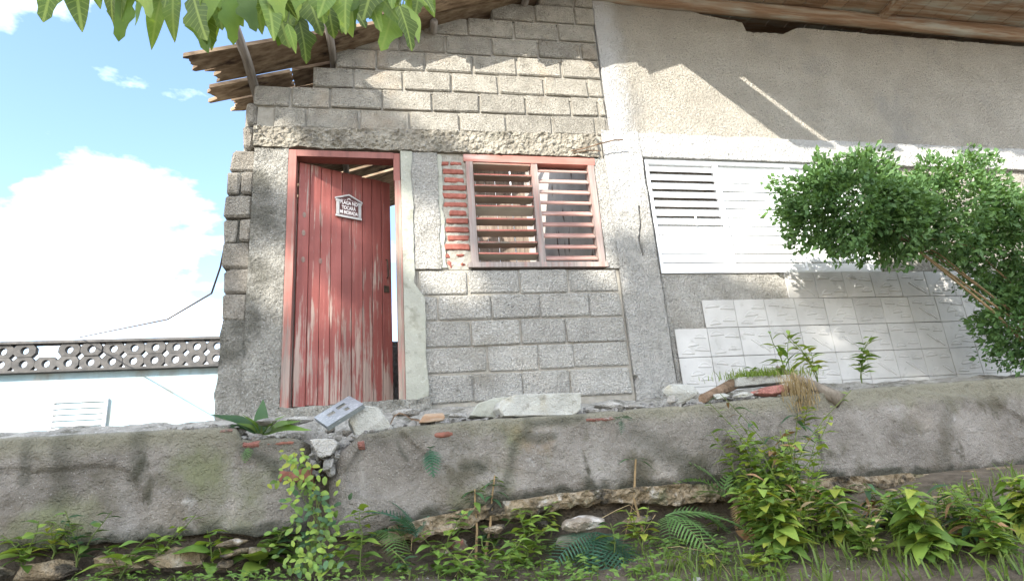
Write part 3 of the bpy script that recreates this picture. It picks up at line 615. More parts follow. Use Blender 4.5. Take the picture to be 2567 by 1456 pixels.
PIL = pier_panel(-.12, 2.43, lambda z: 2.722, pf, -.012, step=.008, seed=2.2, am=.014, nx=48, cut=lambda x, z: .055 * crack(x, z))
obj('pilaster', PIL, 'white_stucco', HOUSE2, True)
# white aluminium louvre window
W0, W1 = 3.128, 5.40
AW = obj('louvre_window', ring(W0, W1, 1.032, 2.166, .03, .03, .02, .034, .034, .10), 'white_paint', HOUSE2)
bays = [(W0 + .03, 3.834), (3.874, 4.612), (4.652, W1 - .03)]
for a in (3.834, 4.612): obj('mullion', MB().box(a, a + .04, .036, .10, 1.052, 2.132), 'white_paint', AW)
for bi, (a, b) in enumerate(bays):
    for i in range(12):
        zc = 2.092 - .090 * i + R.uniform(-.0015, .0015); ang = rad(62 + R.uniform(-3, 3)) if (bi == 0 and i < 7) else rad(82 + R.uniform(-1.5, 1.5))
        if bi == 1 and i in (2, 3, 4, 10): ang = rad(79)
        h = .049; pr = []
        m = MB(); c, s = math.cos(ang), math.sin(ang)
        prof = [(-h, -.003), (-h * .4, -.006), (h * .4, -.006), (h, -.003), (h, .002), (h * .4, -.001), (-h * .4, -.001), (-h, .002)]
        pts = [(.074 + u * c * 1.0 + v * s, zc + u * s - v * c) for u, v in prof]
        m.v = [(a + .003, y, z) for y, z in pts] + [(b - .003, y, z) for y, z in pts]
        n = 8; m.f = [(k, (k + 1) % n, (k + 1) % n + n, k + n) for k in range(n)] + [tuple(range(n - 1, -1, -1)), tuple(range(n, 2 * n))]
        obj('slat', m, 'white_paint', AW)
obj('window_back', MB().box(W0, W1, .19, .20, 1.03, 2.17), 'dark_board', HOUSE2)
obj('latch_bar', MB().box(3.55, 3.565, .045, .052, 1.50, 1.62), 'white_paint', AW)
# relief tiles
def tile_mesh(v):
    rr = random.Random(v * 31 + 5); m = cbox(0, .302, 0, .014, 0, .250, .003)
    spots = [(.085, .185), (.225, .165), (.09, .03), (.225, .055), (.15, .10)]; rr.shuffle(spots)
    for (cx, cz) in spots[:4]:
        L_ = rr.uniform(.05, .068); hgt = rr.uniform(.030, .042); a = rr.choice((rr.uniform(-.12, .12), rr.uniform(-.1, .1), rr.uniform(-.1, .1), rr.uniform(-.15, .15), rr.choice((.75, -.65)))); ca, sa = math.cos(a), math.sin(a)
        vs = []; n = 7
        for k in range(n):
            u = -L_ + 2 * L_ * k / (n - 1); hh = hgt * math.sin(math.pi * k / (n - 1)) ** .8
            for (vv, dy) in ((-.006, 0), (.001, -.006), (hh * .55, -.0025), (hh, -.0045), (hh + .006, 0)):
                vs.append((u, vv, dy))
        fs = [(k * 5 + j, (k + 1) * 5 + j, (k + 1) * 5 + j + 1, k * 5 + j + 1) for k in range(n - 1) for j in range(4)]
        m.add([(cx + u * ca - w_ * sa, dy, cz + u * sa + w_ * ca) for u, w_, dy in vs], fs)
    return m.mesh('tile', 'tile')
TM = [tile_mesh(v) for v in range(6)]
for r_, (z0, xs0) in enumerate([(-.235, 3.165), (.017, 3.165), (.271, 3.165), (.525, 3.468), (.779, 4.343)]):
    x = xs0; i = 0
    while x < 8.2:
        link('tile', TM[R.randrange(6)], HOUSE2, Matrix.Translation(Vector((x, .030 + R.uniform(-.001, .001), z0))) @ Matrix.Rotation(rad(R.uniform(-.4, .4)), 4, 'Y'))
        x += .3055; i += 1
# eave of the right house
obj('eave_beam', relief(2.80, XE + .3, 3.945, 4.06, .02, lambda x, z: -.03 + .010 * fbm((x * .25, z * 3, 0), 6, 3), zbot=lambda x: 3.938 - .006 * (x - 3) * 1.0 + .006 * fbm((x, 0, 0), 3), back=.05), 'eave_wood', HOUSE2, True)
x = 2.77; i = 0
while x < XE:
    wd = .24 if i else .455
    if i == 1: x += .085
    obj('roof_plank', cbox(x, x + wd - .006, -2.15 + R.uniform(-.05, .05), .32, 4.075, 4.10, .003), 'eave_wood', HOUSE2); x += wd; i += 1
obj('rafter', MB().box(2.95, 3.02, -2.0, .3, 4.0, 4.07), 'eave_wood', HOUSE2); obj('rafter', MB().box(6.2, 6.28, -2.0, .3, 4.0, 4.07), 'eave_wood', HOUSE2)
obj('roof_plank', cbox(3.20, 3.34, -1.17, .31, 4.102, 4.12, .003), 'eave_wood', HOUSE2)  # unseen cover plank added to shorten the sun streak from the gap
obj('roof_sheet', MB().box(2.85, XE + .3, .32, 5.3, 4.08, 4.12), 'eave_wood', HOUSE2)
# ------------------------------------------------------------------ retaining wall in two lengths
def interp(pts):
    def f(x):
        if x <= pts[0][0]: return pts[0][1]
        for (a, b), (c, d) in zip(pts, pts[1:]):
            if x <= c: return b + (d - b) * (x - a) / (c - a)
        return pts[-1][1]
    return f
FY = -1.0
tp = [(p.x, p.z) for p in (at(x, y, FY) for x, y in ((816, 1168), (835, 1140), (870, 1118), (905, 1086), (985, 1072), (1060, 1063), (1240, 1048), (1440, 1036), (1640, 1020), (1800, 1008), (1985, 988)))] + [(4.6, -.17), (6.5, -.15)]
bt = [(p.x, p.z) for p in (at(x, y, FY) for x, y in ((820, 1348), (900, 1340), (1060, 1305), (1250, 1262), (1500, 1230), (1780, 1215)))] + [(4.5, -.80), (6.5, -.80)]
ftop, fbot = interp(tp), interp(bt)
def rw_y(x, z):
    e = (ftop(x) - z)
    y = FY - .012 * fbm((x, z, 5), 1.6, 3) - .009 * fbm((x, z, 1), 11, 4)
    y += .03 * max(0, 1 - e / .018) ** 2                         # worn top edge
    if x < .50: y += .10 * max(0, (.50 - x) / .1) ** 2
    y += .025 * max(0, 1 - (z - fbot(x)) / .06)
    dpt = noise.noise(Vector((x * 2.1, z * 3.0, 17)))
    if dpt > .34: y += .022 * min(1, (dpt - .34) * 30)           # patches where the render has fallen off
    return y
def draw_stain_hole(o, lines, zb, xr):
    at_ = o.data.attributes.new('stain_hole', 'FLOAT', 'POINT'); vals = []
    L_ = [([(q.x, q.z) for q in (at(x, y, FY) for x, y in pts)], wd, k) for pts, wd, k in lines]
    for v in o.data.vertices:
        x, _, z = v.co; w = .5 * noise.fractal(Vector((x * 9, z * 9, 2)), 1, 2, 4); d = 0
        for P, wd, k in L_:
            for (a, b), (c, e) in zip(P, P[1:]):
                L2 = (c - a) ** 2 + (e - b) ** 2 + 1e-9; t = max(0, min(1, ((x - a) * (c - a) + (z - b) * (e - b)) / L2)); q = math.hypot(x - a - t * (c - a), z - b - t * (e - b)) / wd
                d = max(d, k * max(0, min(1, 1.5 - q + w)))
        if xr[0] < x < xr[1]: d = max(d, .85 * max(0, min(1, 2.2 * (.75 - (z - zb(x)) / .085 + 1.3 * w))))
        vals.append(d)
    at_.data.foreach_set('value', vals)
tpl = [(-6, -.20)] + [(p.x, p.z) for p in (at(x, y, FY) for x, y in ((537, 1068), (590, 1070), (600, 1095), (640, 1098), (740, 1092), (775, 1112), (786, 1160)))]
btl = [(-6, -.85)] + [(p.x, p.z) for p in (at(x, y, FY) for x, y in ((540, 1335), (640, 1345), (700, 1330), (800, 1340)))]
ltop, lbot = interp(tpl), interp(btl)
tm = MB(); nx2 = 320; ny2 = 24
for j in range(ny2):
    for i in range(nx2):
        x = -5.5 + 14.5 * i / (nx2 - 1); y = -.84 + .86 * j / (ny2 - 1)
        k = max(0, min(1, (y + .80) / .5)); top = ftop(x) if x > .40 else (ltop(x) if x < .24 else -.48)
        tm.v.append((x, y, (top - .018) * (1 - k) + k * (-.10 + .04 * max(0, min(1, x - 2.6))) + .022 * fbm((x, y, 2), 5) * (.3 + k) + (0 if y > -.8 else -.03)))
tm.f = [(j * nx2 + i, j * nx2 + i + 1, (j + 1) * nx2 + i + 1, (j + 1) * nx2 + i) for j in range(ny2 - 1) for i in range(nx2 - 1)]
tag(obj('terrace', tm, 'terrace_dirt', smooth=True), 'dusty terrace strip between the houses and the retaining wall', 'terrace', kind='structure')
RW = thing('retaining_wall', (3, -.9, -.9), 'long weathered concrete retaining wall below the terrace, stained brown and olive', 'retaining wall', 'retaining walls along the bank')
RWF = obj('face', relief(tp[0][0], 6.5, -.85, -.2, .013, rw_y, ztop=lambda x: ftop(x) + .016 * fbm((x, 0, 0), 7, 5), zbot=lambda x: fbot(x) + .012 * fbm((x, 5, 0), 6, 4), back=-.76), 'stone_wall', RW, True)
def lw_y(x, z):
    y = FY + .03 - .012 * fbm((x, z, 9), 1.6, 3) - .009 * fbm((x, z, 3), 11, 4) + .03 * max(0, 1 - (ltop(x) - z) / .018) ** 2
    if x > .20: y += .12 * ((x - .20) / .1) ** 2
    dpt = noise.noise(Vector((x * 2.1, z * 3.0, 5)))
    if dpt > .3: y += .022 * min(1, (dpt - .3) * 30)
    return y
draw_stain_hole(RWF, [([(1322, 1042), (1318, 1085), (1288, 1115), (1277, 1180), (1255, 1245)], .026, .5), ([(1318, 1092), (1350, 1100), (1390, 1092)], .028, .6), ([(1330, 1062), (1460, 1048)], .028, .55), ([(995, 1105), (1003, 1125), (1020, 1152)], .012, .6), ([(1195, 1165), (1205, 1172)], .03, .75), ([(1160, 1170), (1180, 1168)], .022, .6), ([(1600, 1090), (1660, 1130), (1720, 1175), (1760, 1180)], .075, .42),  # one short mark paints the darkness of a hole among real streaks
             ([(900, 1115), (960, 1095), (1060, 1085)], .05, .3), ([(1100, 1110), (1180, 1120)], .03, .3), ([(1470, 1200), (1480, 1205)], .015, .6), ([(2380, 1010), (2360, 1180)], .05, .3)], fbot, (.85, 6.5))
LW = thing('retaining_wall', (-2, -.9, -.9), 'shorter broken length of concrete retaining wall left of the gap, with crumbling bricks along its top', 'retaining wall', 'retaining walls along the bank')
LWF = obj('face', relief(-6, tpl[-1][0], -.85, -.2, .016, lw_y, ztop=lambda x: ltop(x) + .016 * fbm((x, 0, 0), 7, 5), zbot=lambda x: lbot(x) + .012 * fbm((x, 5, 0), 6, 4), back=-.76), 'stone_wall', LW, True)
draw_stain_hole(LWF, [([(610, 1120), (680, 1165), (700, 1195), (780, 1200)], .035, .7), ([(600, 1095), (770, 1105)], .05, .35), ([(350, 1090), (330, 1200)], .04, .5), ([(150, 1100), (140, 1260)], .05, .45), ([(60, 1110), (50, 1200)], .03, .5)], lbot, (-6, .4))
for par, m, (xa, ya, xb, yb), pr in ((LW, 'wall_brick', (596, 1098, 655, 1128), .02), (LW, 'mossy_brick', (658, 1098, 742, 1122), .012), (LW, 'mossy_brick', (688, 1168, 784, 1216), -.005), (LW, 'wall_brick', (537, 1068, 588, 1088), .012),
                                    (RW, 'mossy_brick', (1078, 1074, 1142, 1102), .006), (RW, 'wall_brick', (1462, 1040, 1546, 1062), .008), (RW, 'wall_brick', (888, 1098, 918, 1130), .012)):
    a, b = at(xa, yb, FY), at(xb, ya, FY)
    cxx, czz = (a.x + b.x) / 2, (a.z + b.z) / 2; yf = (rw_y if par is RW else lw_y)(cxx, min(czz, (ftop if par is RW else ltop)(cxx) - .05)) - .007
    rk = relief(a.x, b.x, a.z, b.z, .010, lambda x, z: yf - .012 * fbm((x, z, 3), 14, 4) + .05 * max(0, 1 - min(x - a.x, b.x - x, (z - a.z) * 1.2, (b.z - z) * 1.2) / .016), ztop=lambda x: b.z + .010 * fbm((x, 1, 0), 16, 3), zbot=lambda x: a.z + .010 * fbm((x, 4, 0), 16, 3), back=yf + .08)
    obj('brick', rk, m, par, True)
# footing ledge and stones under the wall
def px_rock(xa, ya, xb, yb, Y, seed, thick=.1, pts=18, sub=2, rough=.12, rot=0.0):
    a, b = at(xa, yb, Y), at(xb, ya, Y); c = (a + b) / 2
    return moved(rock((b.x - a.x) / 2 * 1.08, thick, abs(b.z - a.z) / 2 * 1.12, seed, pts, sub, rough), c, (0, rot, 0)), c
def foot_y(x, z): return FY - .035 - .06 * fbm((x, z, 21), 3.5, 5) - .030 * fbm((x, z, 8), 15, 4) - .018 * noise.noise(Vector((x * 42, z * 42, 5))) + .05 * max(0, 1 - (z - fbot(x) + .12) / .06)
obj('footing', relief(.72, 6.5, -1.0, -.8, .011, foot_y, ztop=lambda x: fbot(x) + .012 + .012 * fbm((x, 3, 0), 5, 3), zbot=lambda x: fbot(x) - .085 - .035 * fbm((x, 9, 0), 3.5, 4) - .02 * noise.noise(Vector((x * 14, 0, 3))), back=-.88), 'ochre_rock', RW)
for i, (xa, ya, xb, yb) in enumerate([(1078, 1312, 1150, 1345), (1215, 1310, 1270, 1340), (1560, 1285, 1640, 1318), (1330, 1300, 1380, 1325), (930, 1345, 1010, 1372)]):
    rk, c = px_rock(xa, ya, xb, yb, -1.03, 200 + i, .10, 22, 2, .22, rad(-4)); obj('footing_stone', rk, 'ochre_rock', RW)
for i, (xa, ya, xb, yb) in enumerate([(537, 1345, 625, 1375), (545, 1370, 640, 1400), (537, 1395, 600, 1430), (610, 1360, 690, 1400)]):
    rk, c = px_rock(xa, ya, xb, yb, -1.06, 240 + i, .12, 20, 2, .16, rad(-6)); obj('footing_stone', rk, 'ochre_rock', LW, True)
for i in range(14):
    x = -.35 - i * .3; rk = rock(.17, .1, .06, 330 + i, 18, 1, .15); moved(rk, (x, -1.02, -.88)); obj('footing_stone', rk, 'ochre_rock', LW)
def stone(name, m, box, Y, seed, label, cat='stone', thick=.08, group=None, sub=2, rough=.10, pts=16, rot=0):
    rk, c = px_rock(*box, Y, seed, thick, pts, sub, rough, rot); return solid(name, rk, m, c, label, cat, group)
stone('boulder', 'pale_boulder', (1408, 1286, 1510, 1338), -1.17, 11, 'rounded pale boulder wedged under the long retaining wall', 'boulder', .10, rough=.07, pts=70)
stone('stone', 'mossy_brick', (1122, 1345, 1172, 1392), -1.12, 13, 'dark reddish stone in the bank behind the tall stemmed weed', thick=.06)
stone('stone', 'brown_rock', (1385, 1330, 1470, 1385), -1.16, 14, 'flat dusty brown stone right under the pale boulder', thick=.08)
stone('stone', 'ochre_rock', (1075, 1370, 1130, 1400), -1.14, 15, 'small ochre stone left of the dark reddish stone', thick=.06)
stone('stone', 'brown_rock', (1290, 1462, 1345, 1500), -1.35, 16, 'mossy grey stone at the bottom edge left of the big dark fern', thick=.06)
# ------------------------------------------------------------------ rubble and leftovers along the top of the wall
pl = MB()
p0, p1, p2, p3 = at(788, 1045, -.86), at(880, 992, -.80), at(905, 1015, -.98), at(822, 1070, -1.02)
ex = ((p1 - p0) + (p2 - p3)) / 2; ey = ((p3 - p0) + (p2 - p1)) / 2; Lx, Ly = ex.length, ey.length; ex.normalize(); ey = (ey - ex * ey.dot(ex)).normalized(); en = ex.cross(ey)
if en.z < 0: en = -en
holes = [(.22, .42, .30, .52), (.52, .76, .20, .42), (.60, .72, .58, .80)]
us = sorted({0, 1, *[h[0] for h in holes], *[h[1] for h in holes]}); vs_ = sorted({0, 1, *[h[2] for h in holes], *[h[3] for h in holes]})
def P3(u, v, n): return p0 + ex * (u * Lx) + ey * (v * Ly) + en * n
for a, b in zip(us, us[1:]):
    for c, d in zip(vs_, vs_[1:]):
        if any(h[0] <= a and b <= h[1] and h[2] <= c and d <= h[3] for h in holes): continue
        vv = [P3(u, v, n) for n in (0, -.003) for u, v in ((a, c), (b, c), (b, d), (a, d))]
        pl.add(vv, [(0, 1, 2, 3), (7, 6, 5, 4), (0, 4, 5, 1), (1, 5, 6, 2), (2, 6, 7, 3), (3, 7, 4, 0)])
for (u0, v0, u1, v1) in ((0, 1, 1, 1), (0, 0, 0, 1), (1, 0, 1, 1), (0, 0, 1, 0)):
    vv = [P3(u0, v0, .0005), P3(u1, v1, .0005), P3(u1, v1, -.028), P3(u0, v0, -.028)]; k = (ey if v0 == v1 == 1 else -ey if v0 == v1 else (ex if u0 else -ex)) * .003
    vv += [q + k for q in vv]
    pl.add(vv, [(0, 1, 2, 3), (7, 6, 5, 4), (0, 4, 5, 1), (1, 5, 6, 2), (2, 6, 7, 3), (3, 7, 4, 0)])
solid('metal_plate', pl, 'galvanised', (p0 + p2) / 2, 'bent galvanised metal cover plate with three square cut-outs, propped on rubble below the red door', 'metal plate')
def chunk(name, m, pts, Y0, Y1, label, cat, seed, lip=.0):
    """a broken slab: its outline in the photo pulled back from Y0 to Y1, corners chamfered and roughened"""
    P = [at(x, y, Y0) for x, y in pts]; bm = bmesh.new()
    f = [bm.verts.new((p.x, Y0 + R.uniform(-.012, .012), p.z)) for p in P]; b = [bm.verts.new((p.x + R.uniform(-.012, .012), Y1, p.z + lip + R.uniform(-.006, .006))) for p in P]; n = len(P)
    bm.faces.new(f); bm.faces.new(b[::-1])
    for i in range(n): bm.faces.new((f[i], b[i], b[(i + 1) % n], f[(i + 1) % n]))
    bmesh.ops.recalc_face_normals(bm, faces=bm.faces)
    bmesh.ops.bevel(bm, geom=bm.edges[:], offset=.005, segments=1, affect='EDGES', clamp_overlap=True)
    bmesh.ops.triangulate(bm, faces=bm.faces)
    for _ in range(3): bmesh.ops.subdivide_edges(bm, edges=[e for e in bm.edges if e.calc_length() > .022], cuts=1)
    bmesh.ops.triangulate(bm, faces=bm.faces)
    for v in bm.verts:
        k = noise.fractal(v.co * 9 + Vector((seed, 0, 0)), 1, 2, 4) * .005 + noise.noise(v.co * 45) * .003; v.co += Vector((k, k, k * .6))
    bm.verts.ensure_lookup_table(); mm = MB(); mm.add([v.co[:] for v in bm.verts], [tuple(v.index for v in q.verts) for q in bm.faces]); bm.free()
    c = sum(P, Vector()) / n; c.y = (Y0 + Y1) / 2
    return solid(name, mm, m, c, label, cat)
chunk('concrete_chunk', 'pale_concrete', [(872, 1052), (890, 1092), (905, 1090), (986, 1072), (965, 1045), (948, 1020), (905, 1012)], -.93, -.72, 'large angular lump of broken concrete beside the metal plate', 'concrete lump', 1)
chunk('concrete_chunk', 'grey_rock', [(776, 1100), (800, 1148), (830, 1140), (848, 1112), (835, 1098)], -1.02, -.90, 'pale crumbly concrete lump hanging in the gap between the two retaining walls', 'concrete lump', 2)
chunk('concrete_slab', 'pale_concrete', [(1248, 1022), (1262, 1043), (1440, 1040), (1457, 1026), (1456, 984), (1290, 988), (1255, 1004)], -.97, -.80, 'long pale concrete slab with a scratched rectangle, lying on the wall top under the window', 'concrete slab', 3)
chunk('concrete_slab', 'smooth_mortar', [(1175, 1042), (1250, 1048), (1330, 1040), (1330, 990), (1240, 996), (1200, 1010)], -.79, -.68, 'tan plaster slab leaning behind the long pale slab', 'concrete slab', 4)
rk, c = px_rock(1648, 955, 1758, 1022, -.86, 71, .12, 11, 3, .06); solid('rock', rk, 'pale_concrete', c, 'big pale angular rock at the foot of the relief tiles', 'rock')
stone('stone', 'grey_rock', (1665, 990, 1712, 1014), -.93, 21, 'small rounded olive stone in front of the big pale angular rock', thick=.04)
stone('stone', 'pale_concrete', (1775, 984, 1826, 1006), -.95, 22, 'flat white stone lying just right of the brown wood stub', thick=.05)
stone('stone', 'pale_concrete', (1838, 980, 1885, 1002), -.95, 23, 'knobbly white stone touching the loose red brick', thick=.05, rough=.25)
rk, c = px_rock(1880, 962, 1986, 996, -.93, 24, .06, 30, 2, .05, rad(-5)); solid('loose_brick', rk, 'dusty_brick', c, 'loose dusty red brick lying at the right end of the wall top', 'brick')
chunk('stone', 'pale_concrete', [(1850, 945), (1848, 968), (1985, 955), (1985, 938), (1930, 940)], -.82, -.6, 'pale cement block with dry grass growing over it', 'stone', 6)
GR = 'rubble stones along the terrace edge'
for i, (bx, lab) in enumerate([((705, 1040, 790, 1068), 'flat grey slab of rubble left of the metal plate'), ((855, 1075, 885, 1095), 'small round stone under the metal plate'), ((835, 1088, 862, 1110), 'pebble sized lump between the pale crumbly lump and the long wall'),
                               ((845, 1105, 890, 1140), 'rough mortar lump on the left end of the long retaining wall'), ((980, 1020, 1060, 1048), 'dusty rubble heap behind the curled dry bark'), ((1118, 1030, 1175, 1052), 'flat grey stone right of the dry wood piece'),
                               ((1480, 1005, 1560, 1030), 'low dark lump of mortar right of the long pale slab'), ((1560, 1008, 1620, 1030), 'flat light stone between dark mortar and the big pale angular rock'), ((1462, 1020, 1500, 1040), 'chip of white mortar at the right end of the long pale slab'),
                               ((812, 1062, 842, 1088), 'lump of rubble in the shadow under the metal plate'), ((905, 1075, 960, 1098), 'thin mortar flake under the large angular lump'), ((640, 1045, 700, 1070), 'grey rubble lump behind the broad green leaves')]):
    stone('rubble_stone', 'grey_rock', bx, -.86 - .03 * (i % 3), 400 + i, lab, 'rubble', .06, GR, 1, .2)
rb = MB()
for i in range(1100):
    x = R.uniform(-.5, 4.2); y = R.uniform(-.95, -.55); r_ = R.choice((.006, .008, .011, .015, .02, .028)) * R.uniform(.7, 1.3)
    rk = rock(r_, r_, r_ * .7, 500 + i % 17, 9, 0, .1, .1); zt = ftop(x) + .004 if y < -.80 else ftop(x) - .005 + (y + .8) * .3
    if .22 < x < .42: zt -= .05
    if y < -.80 and x < .25: zt = ltop(x) + .005
    moved(rk, (x, y, zt), (0, 0, i)); rb.add(rk.v, rk.f)
for i in range(150):
    x = R.uniform(-.45, 4.0); r_ = R.uniform(.018, .05); y = R.uniform(-.93, -.70); zt = (ftop(x) if x > .40 else ltop(x) if x < .24 else -.47) + r_ * .25
    rk = rock(r_ * R.uniform(.8, 1.5), r_, r_ * R.uniform(.5, .8), 900 + i, 11, 1, .12, .05); moved(rk, (x, y, zt), (R.uniform(-.4, .4), R.uniform(-.4, .4), R.uniform(0, 3))); rb.add(rk.v, rk.f)
for i in range(30):
    r_ = R.uniform(.02, .06); rk = rock(r_ * 1.2, r_, r_ * .8, 1100 + i, 11, 1, .12, .05); moved(rk, (R.uniform(.22, .45), R.uniform(-1.0, -.75), R.uniform(-.5, -.32)), (i, i, i)); rb.add(rk.v, rk.f)
o = obj('rubble', rb, 'grey_rock'); tag(o, 'crumbs of mortar and small rubble strewn along the top of the retaining wall', 'rubble', kind='stuff')
# wood leftovers
def curl(name, pts, Y, wdt, m, label, cat, th=.008):
    P = [at(x, y, Y) for x, y in pts]; mm = MB(); n = len(P)
    for t in (0, th):
        for s in (0, 1):
            for i, p in enumerate(P): mm.v.append((p.x, p.y - s * wdt + .02 * math.sin(i * 1.7), p.z + t - s * .018))
    for i in range(n - 1):
        mm.f += [(i, i + 1, n + i + 1, n + i), (2 * n + i, 3 * n + i, 3 * n + i + 1, 2 * n + i + 1), (n + i, n + i + 1, 3 * n + i + 1, 3 * n + i), (i, 2 * n + i, 2 * n + i + 1, i + 1)]
    mm.f += [(0, n, 3 * n, 2 * n), (n - 1, 3 * n - 1, 4 * n - 1, 2 * n - 1)]
    return solid(name, mm, m, sum(P, Vector()) / n, label, cat)
curl('dry_bark', [(978, 1062), (988, 1040), (1000, 1034), (1015, 1040), (1030, 1050), (1050, 1052)], -.84, .10, 'driftwood', 'curled piece of dry brown bark on the wall top right of the large concrete lump', 'bark')
chunk('wood_scrap', 'eave_wood', [(1048, 1060), (1110, 1054), (1116, 1044), (1110, 1034), (1064, 1036)], -.98, -.88, 'splintered scrap of pale wood beside the curled bark', 'wood scrap', 8)
a, b = at(1760, 1000, -.95), at(1838, 962, -.72)
tb = MB().tube([a, a.lerp(b, .35), a.lerp(b, .7), b], .030, .042, 9)
for i, v in enumerate(tb.v):
    k = noise.noise(Vector(v) * 30) * .01; tb.v[i] = (v[0] + k, v[1] + k, v[2] + k)
solid('wood_stub', tb, 'driftwood', (a + b) / 2, 'short weathered brown wood stub leaning against the pale rock by the tiles', 'wood stub')
a, b = at(1945, 918, -.75), at(2110, 1005, -1.02)
solid('driftwood_branch', MB().tube([a, a.lerp(b, .3) + Vector((0, 0, -.01)), a.lerp(b, .6), b], .010, .055, 8), 'bark', (a + b) / 2, 'bare grey dead branch lying down over the right end of the wall', 'dead branch', smooth=True)
# ------------------------------------------------------------------ foliage kit
def leaf_mesh(name, m, kind='point', L_=1.0, wd=.36, fold=.10, droop=.22, n=6):
    mb = MB()
    for i in range(n + 1):
        t = i / n
        if kind == 'point': hw = wd * math.sin(math.pi * min(1, t * 1.0) ** .75) ** .9 * (1 - .15 * t)
        elif kind == 'round': hw = wd * math.sin(math.pi * t ** .9) ** .6
        elif kind == 'lobed': hw = wd * math.sin(math.pi * t ** .8) ** .7 * (1 + .28 * math.sin(t * 15))
        elif kind == 'blade': hw = wd * (1 - t) ** .5 * min(1, .5 + t * 3)
        hw /= 2
        if i in (0, n): hw = max(hw * .1, .004)
        z = -droop * t * t * L_
        for s in (-1, 0, 1): mb.v.append((t * L_ * (1 - .08 * droop * t), s * hw, z + abs(s) * fold * hw * 2 - (.02 * math.sin(t * 9) * abs(s))))
    for i in range(n):
        for s in (0, 1): mb.f.append((i * 3 + s, (i + 1) * 3 + s, (i + 1) * 3 + s + 1, i * 3 + s + 1))
    return mb.mesh(name, m, True)
def aim(loc, d, upv=Vector((0, 0, 1)), scale=1.0, roll=0.0, sw=1.0):
    x = Vector(d).normalized()
    y = Vector(upv).cross(x)
    if y.length < 1e-3: y = Vector((0, 1, 0)).cross(x)
    y.normalize(); z = x.cross(y)
    M = Matrix(((x.x, y.x, z.x, 0), (x.y, y.y, z.y, 0), (x.z, y.z, z.z, 0), (0, 0, 0, 1)))
    return Matrix.Translation(Vector(loc)) @ M @ Matrix.Rotation(roll, 4, 'X') @ Matrix.Diagonal((scale, scale * sw, scale, 1))
LM = {}
def leaf(kind, m, **kw):
    k = (kind, m, tuple(kw.items()))
    if k not in LM: LM[k] = leaf_mesh('leaf', m, kind, **kw)
    return LM[k]
def herb(name, label, base, height, n, size, mats, cat='weed', kind='point', lean=(0, 0), seed=0, first=.25, stemr=.004, stem='green_stem', group=None, wd=.44, droop=.3, branches=1, spread=.5, tilt=(.0, .6)):
    rr = random.Random(seed); base = Vector(base); T = thing(name, base, label, cat, group); sm = MB(); k = 0
    for b in range(branches):
        az = rr.uniform(0, 6.28); sp = spread if branches > 1 else 0; ld = Vector((lean[0] + sp * math.cos(az), lean[1] + sp * math.sin(az) * .6, 1)); hh = height * (rr.uniform(.6, 1) if b else 1)
        pts = [base + Vector((ld.x * t * t, ld.y * t * t, t)) * hh + Vector((rr.uniform(-1, 1), rr.uniform(-1, 1), 0)) * .012 * (t > 0) for t in (0, .2, .4, .6, .8, 1)]
        sm.tube(pts, stemr, stemr * .5, 5)
        nb = n // branches
        for i in range(nb):
            t = first + (1 - first) * (i + .5) / nb; j = min(4, int(t * 5)); p = pts[j].lerp(pts[j + 1], t * 5 - j)
            a = i * 2.4 + rr.uniform(-.5, .5) + seed; e = rr.uniform(*tilt) * (1 - .2 * t)
            d = Vector((math.cos(a) * math.cos(e), math.sin(a) * math.cos(e) , math.sin(e)))
            s = size * 1.36 * (1.1 - .5 * t) * rr.uniform(.75, 1.2)
            link('leaf', leaf(kind, rr.choice(mats), wd=wd, droop=droop), T, aim(p, d, scale=s, roll=rr.uniform(-.4, .4)))
    obj('stem', sm, stem, T)
    return T
def frond_mesh(m, pairs=20, wid=.26, arch=.35, ang=1.0, lw=.55):
    mb = MB(); pts = []
    for i in range(pairs + 1):
        t = i / pairs; pts.append(Vector((t * (1 - .1 * t), 0, .25 * t - arch * 1.6 * t * t)))
    mb.tube(pts, .008, .003, 4)
    for i in range(2, pairs + 1):
        t = i / pairs; ln = wid * math.sin(math.pi * (.12 + .85 * t) ** .85) ** .8 + .02; p = pts[i]; w2 = lw / pairs * .62
        for s in (-1, 1):
            d = Vector((math.cos(ang), s * math.sin(ang), -.12)); q = p + d * ln; mdl = p + d * ln * .5 + Vector((0, 0, .03 * ln / wid * .3)); ax = Vector((1, 0, 0)) * w2 * 1.6
            mb.add([p - ax * .5, p + ax * .5, mdl + ax * .45, mdl - ax * .45, q], [(0, 1, 2, 3) if s > 0 else (3, 2, 1, 0), (3, 2, 4) if s > 0 else (4, 2, 3)])
    return mb.mesh('frond', m)
FR = {}
def fern(label, base, length, fr, m, seed=0, cat='fern', group=None, wd=.28, pairs=14):
    """fr: (azimuth, elevation) of each frond in degrees"""
    k = (m, wd, pairs); wid = wd
    if k not in FR: FR[k] = [frond_mesh(m, pairs, wid, .30), frond_mesh(m, pairs, wid * .9, .5)]
    rr = random.Random(seed); T = thing('fern', base, label, cat, group)
    for a, e, s in fr:
        d = Vector((math.cos(rad(a)) * math.cos(rad(e)), math.sin(rad(a)) * math.cos(rad(e)), math.sin(rad(e))))
        link('frond', rr.choice(FR[k]), T, aim(base, d, scale=length * s, roll=rr.uniform(-.35, .35)))
    return T
def gat(x, y, dy=0):
    """where the line of sight through pixel x, y meets the bank"""
    d = CAM_X * ((x - 1283) / FPX) + CAM_D * ((y - 728) / FPX) + CAM_F
    t = 1.6
    while t < 6:
        p = CAM_C + d * t
        if p.y > -1.04 or p.z < gz(p.x, p.y): return p
        t += .01
    return p

